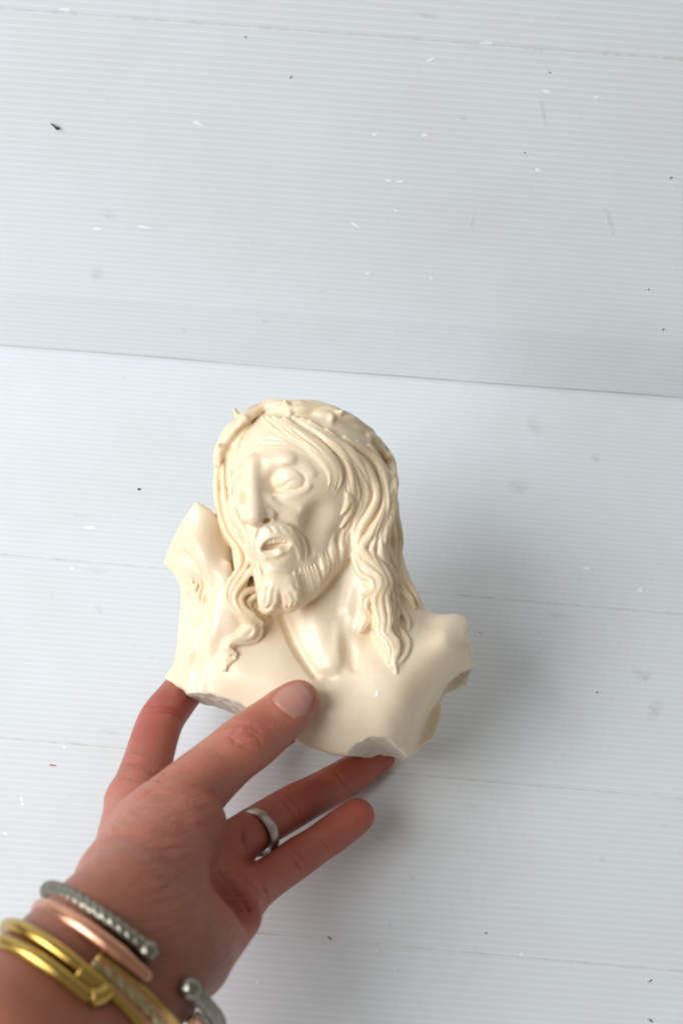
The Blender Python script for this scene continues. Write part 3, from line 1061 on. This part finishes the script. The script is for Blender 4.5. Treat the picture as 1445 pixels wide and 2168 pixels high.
thorns = [(503, 880, -7, -14), (548, 880, 2, 22), (608, 858, -4, -10), (612, 872, 2, 22), (702, 884, -4, 20), (716, 876, 8, -6), (779, 926, 2, 22),
          (470, 946, -8, -4), (520, 890, -12, 10), (650, 876, 18, 8), (820, 968, 8, -6), (829, 1004, -4, 20), (745, 898, 14, 2)]
thorns = [t for i, t in enumerate(thorns) if i not in (9, 12)]
for tx, ty, dx, dy in thorns:
    a = B.H(tx, ty, .2)
    q = P(tx + dx, ty + dy, a[2] + (1.6 if dy < 15 else .4))
    B.cone(a, q, 1.5, .7, 1.4, CROWN)

# ------------------------------------------------------------------ broken lower edges
def scoop(a, b, r, lab, k=.6):
    B.cone(a, b, r, r, k, lab, 'sub')


scoop(P(790, 1612, 60), P(812, 1684, -34), 15.5, CUT)
scoop(P(373, 1760, 60), P(373, 1789, -34), 60, CUT2)
scoop(P(358, 1488, 40), P(352, 1506, -30), 10, CUT3)
# rough, unfinished surface of the breaks
w = np.argwhere((B.lab >= CUT) & (np.abs(B.d) < 2.5))
xyz = B.lo + w * B.h
rn = np.random.RandomState(3)
nz = np.zeros(len(w))
for i in range(26):
    fr = rn.normal(size=3) * rn.uniform(.5, 2.2)
    nz += np.sin(xyz @ fr + rn.uniform(0, 6)) * .32 / (1 + np.linalg.norm(fr))
B.d[tuple(w.T)] += (nz * .4).astype(np.float32)

# ------------------------------------------------------------------ the hand that holds the bust
HSKIN, NAIL = 0, 1
lo = np.minimum.reduce([P(-140, 2300, 196), P(-140, 2300, -48), P(900, 2300, -48)])
hi = np.maximum.reduce([P(900, 1370, 196), P(900, 1370, -48)])
lo[2], hi[2] = -48, 199
Hf = Field(lo, hi, 0.62)


def chain(pts, k=3.0, wide=0.0):
    """finger: rounded cones through joints (px, py, z, r); wide = half the extra width across the finger (mm)"""
    c = catmull(pts, 4 * len(pts))
    p = np.array([P(a, b, z) for a, b, z, r in c])
    if wide:
        t = np.gradient(p, axis=0)
        sd = np.cross(t, [0, 0, 1.0])
        sd /= np.linalg.norm(sd, axis=1, keepdims=True)
        fade = np.minimum(1, (len(p) - 1 - np.arange(len(p))) / 3.0)[:, None]
        Hf.tube(p + sd * wide * fade, c[:, 3], 4)
        Hf.tube(p - sd * wide * fade, c[:, 3], 4)
    else:
        Hf.tube(p, c[:, 3], k)


# forearm and wrist
fa, fb = P(308, 1968, 118), P(50, 2235, 168)
ax = (fb - fa) / np.linalg.norm(fb - fa)
sd = np.cross(ax, [0, 0, 1.0])
sd /= np.linalg.norm(sd)
for o, r in ((-11, 21), (11, 21), (0, 22)):
    Hf.cone(fa + sd * o, fb + sd * o, r, r + 2, 5)
# palm: wrist to the four knuckles
wa, wb = P(272, 1915, 104), P(392, 2010, 108)
kn = {'i': P(285, 1700, 42), 'm': P(378, 1752, 38), 'r': P(452, 1822, 42), 'l': P(505, 1900, 56)}
Hf.cone(wa, kn['i'], 17.5, 11.5, 6)
Hf.cone(wa, kn['m'], 20, 12.5, 6)
Hf.cone((wa + wb) / 2, kn['m'], 20, 12, 6)
Hf.cone(wb, kn['r'], 17, 12, 6)
Hf.cone(wb, kn['l'], 15, 11, 6)
Hf.cone(P(388, 2035, 104), P(492, 1938, 74), 14.5, 10.5, 7)
# fingers
chain([(288, 1700, 42, 11.6), (311, 1620, 26, 10.2), (339, 1530, 4, 9.6), (374, 1480, -14, 9.0), (412, 1432, -32, 8.6), (445, 1395, -37, 7.5)], 4)
chain([(378, 1752, 38, 12.0), (424, 1690, 18, 10.2), (482, 1628, -4, 9.8), (548, 1575, -26, 9.0), (610, 1535, -36, 7.8)], 4)
chain([(452, 1822, 42, 11.5), (530, 1762, 24, 9.4), (618, 1709, 4, 9.2), (672, 1680, -10, 8.6), (735, 1645, -24, 8.4), (802, 1600, -36, 7.4)], 3)
chain([(505, 1900, 56, 11.0), (560, 1865, 40, 8.6), (630, 1816, 22, 8.4), (672, 1788, 14, 7.9), (708, 1763, 8, 8.0), (742, 1738, 4, 7.8), (756, 1727, 3, 7.3)], 2.5)
# thumb
Hf.cone(P(282, 1868, 98), P(347, 1745, 72), 20, 15.5, 8)
Hf.cone(P(330, 1850, 92), P(408, 1745, 70), 19, 13, 8)
chain([(340, 1745, 70, 14.5), (405, 1672, 58, 11.6), (470, 1615, 47, 10.4), (532, 1567, 40, 10.6), (582, 1527, 35, 9.4), (618, 1496, 32, 8.6), (632, 1484, 31, 7.6)], 6, 1.3)
# palm hollow
Hf.ell(Hf.H(505, 1868, 8), (10, 15, 9), None, 8, None, 'sub')


def crease(lst, r=.45, k=.9, lift=.25, zsm=2):
    Hf.strokes([[(a, b, r * w) for (a, b), w in zip(st, [.35] + [1] * (len(st) - 2) + [.35])] for st in lst], lift, k, None, 'sub', zsm)


# joint creases
crease([[(492, 1556), (505, 1546), (522, 1545), (540, 1556), (552, 1572)], [(502, 1540), (520, 1534), (540, 1543), (556, 1558)],
        [(492, 1572), (508, 1576), (526, 1584), (540, 1590)], [(484, 1560), (496, 1566), (506, 1562), (520, 1566)]], .55, .9, .15)
crease([[(589, 1686), (606, 1704), (620, 1728), (630, 1752)], [(606, 1678), (622, 1698), (636, 1722), (644, 1742)],
        [(706, 1630), (718, 1644), (732, 1668)], [(602, 1798), (618, 1816), (632, 1838), (640, 1852)], [(614, 1790), (632, 1810), (648, 1834)],
        [(676, 1772), (688, 1786), (700, 1808)]], .5, .9, .1)
crease([[(292, 1502), (316, 1494), (350, 1497), (392, 1518)], [(300, 1514), (330, 1506), (366, 1512), (388, 1530)],
        [(308, 1632), (338, 1648), (372, 1624)], [(300, 1650), (336, 1658), (360, 1644)], [(330, 1668), (316, 1680), (300, 1690)]], .55, 1.2, .1)
# lines of the palm
Hf.strokes([[(462, 1846, .3), (480, 1866, .6), (506, 1896, .6), (530, 1938, .3)]], .2, 1.2, None, 'sub', zsm=10)
crease([[(540, 1822), (550, 1850), (562, 1890), (570, 1918)]], .7, 1.6, .1)
crease([[(520, 1748), (512, 1776), (530, 1812)]], .5, 1.6, .2)

# thumbnail
nail = np.array([(577, 1482), (588, 1466), (606, 1453), (624, 1446), (642, 1448), (656, 1460), (662, 1478), (657, 1500), (645, 1513), (626, 1522), (606, 1510), (590, 1496)], float)
b = Hf.box(P(560, 1540, 60) - [0, 0, 60], P(690, 1430, 24) + [0, 0, 30])
sl, X, Y, Z = b
sc = F_PX / (D0 - Z)
pxx, pyy = np.broadcast_arrays(X * sc + IMG_W / 2, -Y * sc + IMG_H / 2)
ndist = poly_sdf(pxx.astype(float), pyy.astype(float), nail) * .19
front = Z > 31.5
dd = Hf.d[sl]
hump = np.clip(-ndist / .5, 0, 1)
groove = np.exp(-((ndist - .35) / .45) ** 2) * .45
dd += np.where(front, groove - .30 * hump, 0).astype(np.float32)
Hf.lab[sl][(ndist < -.05) & front & np.ones_like(ndist, bool)] = NAIL

# ------------------------------------------------------------------ skin
skin, snt, sb = new_mat("skin", (.5, .25, .16), .38, 0, .45)
at = snt.nodes.new("ShaderNodeAttribute")
at.attribute_name = "tint"
sep = snt.nodes.new("ShaderNodeSeparateColor")
snt.links.new(at.outputs["Color"], sep.inputs[0])
n1 = noise(snt, 160, 5, .6)
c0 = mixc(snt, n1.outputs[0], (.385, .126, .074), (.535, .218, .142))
c1 = mixc(snt, sep.outputs[0], c0, (.37, .062, .040))       # redder fingers and palm, kept dark to paint in their shade
n2 = noise(snt, 45, 3, .5)
r2 = ramp(snt, n2.outputs[0], [(.42, (0, 0, 0)), (.62, (.35, .35, .35))])
c2 = mixc(snt, r2.outputs[0], c1, (.42, .105, .075))
c3 = mixc(snt, sep.outputs[1], c2, (.25, .085, .045))         # shade of the wrist and forearm, painted into the skin colour
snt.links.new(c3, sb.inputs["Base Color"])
sb.subsurface_method = "BURLEY"
sb.inputs["Subsurface Weight"].default_value = .35
sb.inputs["Subsurface Radius"].default_value = (1.0, .35, .18)
sb.inputs["Subsurface Scale"].default_value = .003
# fine creases: net of skin lines everywhere, longer folds where the mask (blue) says so
ac = snt.nodes.new("ShaderNodeAttribute")
ac.attribute_name = "skin_coord"
vor = snt.nodes.new("ShaderNodeTexVoronoi")
vor.feature = 'DISTANCE_TO_EDGE'
vor.inputs["Scale"].default_value = 95
mpv = snt.nodes.new("ShaderNodeMapping")
mpv.inputs["Scale"].default_value = (.55, 1.3, 1)
mpv.inputs["Rotation"].default_value = (0, 0, math.radians(20))
snt.links.new(ac.outputs["Vector"], mpv.inputs[0])
snt.links.new(mpv.outputs[0], vor.inputs["Vector"])
wv = snt.nodes.new("ShaderNodeTexNoise")
wv.inputs["Scale"].default_value = 7.0
wv.inputs["Detail"].default_value = 5
wv.inputs["Roughness"].default_value = .62
mpw = snt.nodes.new("ShaderNodeMapping")
mpw.inputs["Scale"].default_value = (.55, 5.0, 1.2)
mpw.inputs["Rotation"].default_value = (0, 0, math.radians(4))
snt.links.new(ac.outputs["Vector"], mpw.inputs[0])
snt.links.new(mpw.outputs[0], wv.inputs["Vector"])
mw = snt.nodes.new("ShaderNodeMath")
mw.operation = 'MULTIPLY'
snt.links.new(wv.outputs[0], mw.inputs[0])
snt.links.new(sep.outputs[2], mw.inputs[1])
b1 = bump(snt, sb, mw.outputs[0], 1.0, .0075)
b2_ = snt.nodes.new("ShaderNodeBump")
b2_.inputs["Strength"].default_value = .5
b2_.inputs["Distance"].default_value = .0006
snt.links.new(vor.outputs[0], b2_.inputs["Height"])
snt.links.new(b1.outputs[0], b2_.inputs["Normal"])
snt.links.new(b2_.outputs[0], sb.inputs["Normal"])
nailm, nnt, nb = new_mat("fingernail", (.46, .215, .17), .25, 0, .5)
nb.subsurface_method = "BURLEY"
nb.inputs["Subsurface Weight"].default_value = .3
nb.inputs["Subsurface Radius"].default_value = (1, .5, .3)
nb.inputs["Subsurface Scale"].default_value = .002

hand = empty("person", tuple(to_world([P(300, 1960, 118)])[0]))
tag(hand, "bare left hand and wrist holding up the bust between thumb and fingers", "person")
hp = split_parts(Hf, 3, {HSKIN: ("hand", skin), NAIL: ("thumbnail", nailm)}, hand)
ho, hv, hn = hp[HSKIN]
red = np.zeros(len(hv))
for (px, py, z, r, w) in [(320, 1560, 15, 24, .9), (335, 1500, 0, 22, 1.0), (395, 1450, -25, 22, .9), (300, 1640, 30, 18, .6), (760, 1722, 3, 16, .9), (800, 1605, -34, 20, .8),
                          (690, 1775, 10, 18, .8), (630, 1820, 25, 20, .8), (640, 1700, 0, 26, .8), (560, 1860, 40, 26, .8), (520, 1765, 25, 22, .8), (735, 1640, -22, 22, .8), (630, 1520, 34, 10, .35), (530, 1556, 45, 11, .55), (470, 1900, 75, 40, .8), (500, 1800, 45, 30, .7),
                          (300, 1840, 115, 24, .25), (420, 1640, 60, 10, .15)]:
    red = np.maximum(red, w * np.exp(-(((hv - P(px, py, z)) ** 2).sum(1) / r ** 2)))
wrist_shade = np.clip((hv[:, 2] - 95) / 45, 0, 1) * .8  # weight of the painted shade, rising from the wrist along the forearm
fold = np.zeros(len(hv))
for (px, py, z, r, w) in [(420, 1745, 78, 17, 1.0), (350, 1800, 95, 24, .7), (330, 1880, 120, 26, .6), (520, 1560, 46, 10, .5), (300, 1660, 40, 14, .6), (480, 1880, 80, 22, .45),
                          (420, 1980, 118, 24, .5)]:
    fold = np.maximum(fold, w * np.exp(-(((hv - P(px, py, z)) ** 2).sum(1) / r ** 2)))
cc_ = ho.data.color_attributes.new("skin_coord", 'FLOAT_COLOR', 'POINT')
cc_.data.foreach_set("color", np.c_[hv / 100.0 + 5, np.ones(len(hv))].astype(np.float32).ravel())
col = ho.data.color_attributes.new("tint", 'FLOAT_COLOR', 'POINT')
col.data.foreach_set("color", np.c_[red, wrist_shade, fold, np.ones_like(red)].astype(np.float32).ravel())


# ------------------------------------------------------------------ ring and bracelets
def metal(name, color, rough, dark=None, scale=300):
    m, nt, b = new_mat(name, color, rough, 1.0)
    n = noise(nt, scale, 4, .6)
    if dark:
        nt.links.new(mixc(nt, n.outputs[0], color, dark), b.inputs["Base Color"])
    r = ramp(nt, n.outputs[0], [(.3, (rough * .7,) * 3), (.7, (min(1, rough * 1.4),) * 3)])
    nt.links.new(r.outputs[0], b.inputs["Roughness"])
    return m


M_SILVER = metal("brushed_silver", (.56, .51, .46), .36, (.38, .34, .30), 700)
M_OLDSILVER = metal("worn_silver", (.44, .41, .33), .40, (.11, .095, .07), 600)
M_COPPER = metal("copper", (.78, .42, .28), .32, (.62, .28, .17), 120)
M_GOLD = metal("yellow_brass", (.66, .45, .13), .28, (.44, .27, .06), 150)
M_BRAID = metal("braided_brass", (.66, .55, .30), .40, (.30, .24, .12), 400)


def sweep(name, pts, rad, mat, parent, flat=1.0, ref=None, twist=None, nseg=14, caps=True, origin=None):
    """tube along points (camera-frame mm); flat < 1 squashes it along ref; twist=(amp, turns per mm, lobes)"""
    pts = np.asarray(pts, float)
    rad = np.asarray(rad, float) * np.ones(len(pts))
    t = np.gradient(pts, axis=0)
    t /= np.linalg.norm(t, axis=1, keepdims=True)
    ref = np.broadcast_to(np.array([0, 0, 1.0]) if ref is None else np.asarray(ref, float), pts.shape)
    a = np.cross(t, ref)
    a /= np.linalg.norm(a, axis=1, keepdims=True) + 1e-9
    b = np.cross(a, t)
    s = np.r_[0, np.cumsum(np.linalg.norm(np.diff(pts, axis=0), axis=1))]
    v = []
    for i in range(len(pts)):
        for j in range(nseg):
            th = 2 * math.pi * j / nseg
            r = rad[i]
            if twist:
                r *= 1 + twist[0] * math.sin(twist[2] * th + s[i] * twist[1] * 2 * math.pi)
            v.append(pts[i] + a[i] * math.cos(th) * r + b[i] * math.sin(th) * r * flat)
    f = [(i * nseg + j, i * nseg + (j + 1) % nseg, (i + 1) * nseg + (j + 1) % nseg, (i + 1) * nseg + j)
         for i in range(len(pts) - 1) for j in range(nseg)]
    if caps:
        f.append(tuple(range(nseg - 1, -1, -1)))
        f.append(tuple((len(pts) - 1) * nseg + j for j in range(nseg)))
    w = to_world(np.array(v))
    if parent is not None:
        w = w - np.array(parent.location)
    return mesh_obj(name, w, f, mat, parent, True, None, None if parent is not None else to_world([pts[0]])[0])


# finger ring: a plain flat band
rc, rd = P(541, 1763, 23), P(618, 1709, 4) - P(500, 1790, 33)
rd /= np.linalg.norm(rd)
e1 = np.cross(rd, [0, 0, 1.0])
e1 /= np.linalg.norm(e1)
e2 = np.cross(e1, rd)
prof = [(-2.6, 9.3), (-2.6, 10.25), (-2.3, 10.55), (-1.2, 10.75), (0, 10.8), (1.2, 10.75), (2.3, 10.55), (2.6, 10.25), (2.6, 9.3)]
N = 64
rv = [rc + rd * o + (e1 * math.cos(2 * math.pi * i / N) + e2 * math.sin(2 * math.pi * i / N)) * r for i in range(N) for o, r in prof]
m_ = len(prof)
rf = [(i * m_ + j, i * m_ + (j + 1) % m_, ((i + 1) % N) * m_ + (j + 1) % m_, ((i + 1) % N) * m_ + j) for i in range(N) for j in range(m_)]
ring = mesh_obj("finger_ring", to_world(np.array(rv)), rf, M_SILVER, None, True, None, to_world([rc])[0])
tag(ring, "plain flat silver band worn on the ring finger", "ring")


def cuff(Lp, Fp, Rp, p0, p1, n=110, dz=0.0):
    """arc of an ellipse round the arm: Lp and Rp its ends in view, Fp its nearest point (camera-frame mm)"""
    c = (Lp + Rp) / 2
    A, Bv = (Rp - Lp) / 2, Fp - c
    ph = np.linspace(math.radians(p0), math.radians(p1), n)
    return c + A * np.cos(ph)[:, None] + Bv * np.sin(ph)[:, None]


def arm_front(px, py, d):
    z = Hf.hitz(px, py)
    return P(px, py, (140 if z is None else z) + d)


def ball(name, c, r, mat, parent):
    v, f = [], []
    for i in range(9):
        for j in range(14):
            a, b_ = math.pi * i / 8, 2 * math.pi * j / 14
            rr = r * (1 + .05 * math.sin(5 * b_) * math.sin(3 * a))
            v.append(c + rr * np.array([math.sin(a) * math.cos(b_), math.sin(a) * math.sin(b_), math.cos(a)]))
    for i in range(8):
        for j in range(14):
            f.append((i * 14 + j, (i + 1) * 14 + j, (i + 1) * 14 + (j + 1) % 14, i * 14 + (j + 1) % 14))
    return mesh_obj(name, to_world(np.array(v)) - np.array(parent.location), f, mat, parent, True)


def base_empty(name, pt):
    return empty(name, tuple(to_world([pt])[0]))


# open silver cuff with knob ends
sL, sF, sR = P(104, 1893, 112), arm_front(268, 1978, 2.5), P(462, 2168, 118)
e = base_empty("bracelet", (sL + sR) / 2)
tag(e, "worn silver rope cuff with round knob ends, nearest the hand", "bracelet", "bracelets on the wrist")
ph_ = np.linspace(0, 180, 600)
arc = cuff(sL, sF, sR, 0, 180, 600)
pix = np.c_[arc[:, 0] * F_PX / (D0 - arc[:, 2]) + IMG_W / 2, -arc[:, 1] * F_PX / (D0 - arc[:, 2]) + IMG_H / 2]
i1 = np.argmin(np.abs(pix[:, 0] - 312))
i2 = np.argmin(np.abs(pix[:, 0] - 402))
sweep("rope_band", cuff(sL, sF, sR, ph_[i1], 262, 300), 2.8, M_OLDSILVER, e, twist=(.08, .30, 4), nseg=24)
sweep("rope_band", cuff(sL, sF, sR, ph_[i2], -80, 220), 2.8, M_OLDSILVER, e, twist=(.08, .30, 4), nseg=24)
ball("knob", arc[i1], 3.8, M_OLDSILVER, e)
ball("knob", arc[i2], 4.0, M_OLDSILVER, e)

# copper cuff
cL, cF, cR = P(86, 1936, 118), arm_front(226, 1998, 4.0), P(430, 2196, 126)
e = base_empty("bracelet", (cL + cR) / 2)
tag(e, "smooth copper cuff between the silver rope cuff and the brass ones", "bracelet", "bracelets on the wrist")
cp_ = cuff(cL, cF, cR, 62, 268, 140)
sweep("band", cp_, np.r_[np.linspace(1.8, 3.0, 14), np.full(126, 3.0)], M_COPPER, e, flat=.75, ref=(cp_ - (cL + cR) / 2), nseg=16)
cp2 = cuff(cL, cF, cR, 26, -85, 60)
sweep("band", cp2, np.r_[np.linspace(1.8, 3.0, 10), np.full(50, 3.0)], M_COPPER, e, flat=.75, ref=(cp2 - (cL + cR) / 2), nseg=16)

# brass cuff of two wires joined in a squared end
g1 = (P(22, 1985, 126), arm_front(142, 2027, 2.5), P(345, 2230, 136))
g2 = (P(-12, 2030, 132), arm_front(112, 2052, 2.5), P(312, 2262, 142))
e = base_empty("bracelet", (g1[0] + g1[2]) / 2)
tag(e, "yellow brass cuff of two round wires joined in a squared end", "bracelet", "bracelets on the wrist")


def arc_to(gl, xend, n=150):
    ar = cuff(*gl, 0, 180, 600)
    px_ = ar[:, 0] * F_PX / (D0 - ar[:, 2]) + IMG_W / 2
    k_ = np.argmin(np.abs(px_ - xend))
    return cuff(*gl, np.linspace(0, 180, 600)[k_], 265, n)


w1, w2 = arc_to(g1, 222), arc_to(g2, 186)
sweep("wire", w1, 2.7, M_GOLD, e, nseg=14)
sweep("wire", w2, 2.7, M_GOLD, e, nseg=14)
ends = np.array([w1[3], w1[0] + (w1[0] - w1[3]) * .2, (w1[0] + w2[0]) / 2 + (w1[0] - w1[3]) * .5, w2[0] + (w2[0] - w2[3]) * .2, w2[3]])
sweep("end_loop", catmull(np.c_[ends[1:4]], 14), 3.5, M_GOLD, e, nseg=14)
pl = catmull((w1[2:12:3] + w2[2:12:3]) / 2, 12)
sweep("clasp_plate", pl, 4.2, M_GOLD, e, flat=.35, nseg=14)

# woven cuff: brass edges, copper lines and a braid between
e = base_empty("bracelet", P(290, 2120, 150))
tag(e, "woven cuff with brass edges, copper lines and a braid, at the bottom edge", "bracelet", "bracelets on the wrist")
top = [arm_front(a, b_, 1.6) for a, b_ in catmull([(204, 2026), (252, 2056), (310, 2106), (366, 2162), (400, 2210)], 40)]
bot = [arm_front(a, b_, 1.6) for a, b_ in catmull([(176, 2062), (222, 2094), (272, 2140), (318, 2194), (350, 2240)], 40)]
top, bot = np.array(top), np.array(bot)
for arr in (top, bot):
    for _ in range(6):
        arr[1:-1, 2] = (arr[:-2, 2] + 2 * arr[1:-1, 2] + arr[2:, 2]) / 4
for t_, mt, r_, nm in ((0.0, M_GOLD, 1.6, "brass_edge"), (1.0, M_GOLD, 1.6, "brass_edge"), (.2, M_COPPER, 1.3, "copper_line"), (.8, M_COPPER, 1.3, "copper_line")):
    sweep(nm, top * (1 - t_) + bot * t_, r_, mt, e, nseg=10)
sweep("braid", top * .5 + bot * .5, 2.3, M_BRAID, e, flat=.6, twist=(.28, .2, 2), nseg=16)

# ------------------------------------------------------------------ cast material and the finished bust
def cast(name, ca, cb, rough):
    m, nt, b = new_mat(name, ca, rough, 0, .5)
    b.subsurface_method = "BURLEY"
    b.inputs["Subsurface Weight"].default_value = .3
    b.inputs["Subsurface Radius"].default_value = (1.0, .5, .22)
    b.inputs["Subsurface Scale"].default_value = .003
    n_ = noise(nt, 55, 5, .6)
    r_ = ramp(nt, n_.outputs[0], [(.35, (0, 0, 0)), (.68, (1, 1, 1))])
    c_ = mixc(nt, r_.outputs[0], ca, cb)
    pit = noise(nt, 620, 2, .5)
    pr = ramp(nt, pit.outputs[0], [(.75, (0, 0, 0)), (.775, (.6, .6, .6))])
    c_ = mixc(nt, pr.outputs[0], c_, (.38, .25, .13))
    nt.links.new(c_, b.inputs["Base Color"])
    rr = ramp(nt, n_.outputs[0], [(.3, (rough * .8,) * 3), (.7, (rough * 1.35,) * 3)])
    nt.links.new(rr.outputs[0], b.inputs["Roughness"])
    f_ = noise(nt, 900, 3, .6)
    bump(nt, b, f_.outputs[0], .10, .0006)
    return m


M_CAST = cast("cast_resin", (.83, .69, .51), (.775, .62, .43), .27)
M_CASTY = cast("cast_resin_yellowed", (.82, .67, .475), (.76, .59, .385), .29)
cut_mat, nt2, b2 = new_mat("unfinished_cast", (.68, .60, .48), .85)
cn = noise(nt2, 260, 5, .65)
nt2.links.new(mixc(nt2, cn.outputs[0], (.82, .75, .64), (.66, .57, .45)), b2.inputs["Base Color"])
bump(nt2, b2, cn.outputs[0], .6, .0015)
bust = empty("bust", tuple(to_world([P(700, 1600, 0)])[0]))
tag(bust, "cream resin bust of a bearded long-haired man wearing a crown of thorns", "bust")
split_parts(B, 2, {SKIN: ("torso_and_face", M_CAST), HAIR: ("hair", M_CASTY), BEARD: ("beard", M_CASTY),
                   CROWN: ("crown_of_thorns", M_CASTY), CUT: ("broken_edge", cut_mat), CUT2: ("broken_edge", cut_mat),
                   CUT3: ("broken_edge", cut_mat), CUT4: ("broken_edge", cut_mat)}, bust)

# small pale chip in the chest
chip_m, _, _ = new_mat("chipped_spot", (.86, .82, .80), .6)
cpoly = [(797, 1458), (801, 1464), (800, 1473), (794, 1477), (791, 1470), (795, 1465)]
cz = [to_world([B.H(a, b, .18)])[0] for a, b in cpoly]
mesh_obj("chip", np.array(cz) - np.array(bust.location), [tuple(range(len(cz)))[::-1]], chip_m, bust, False)
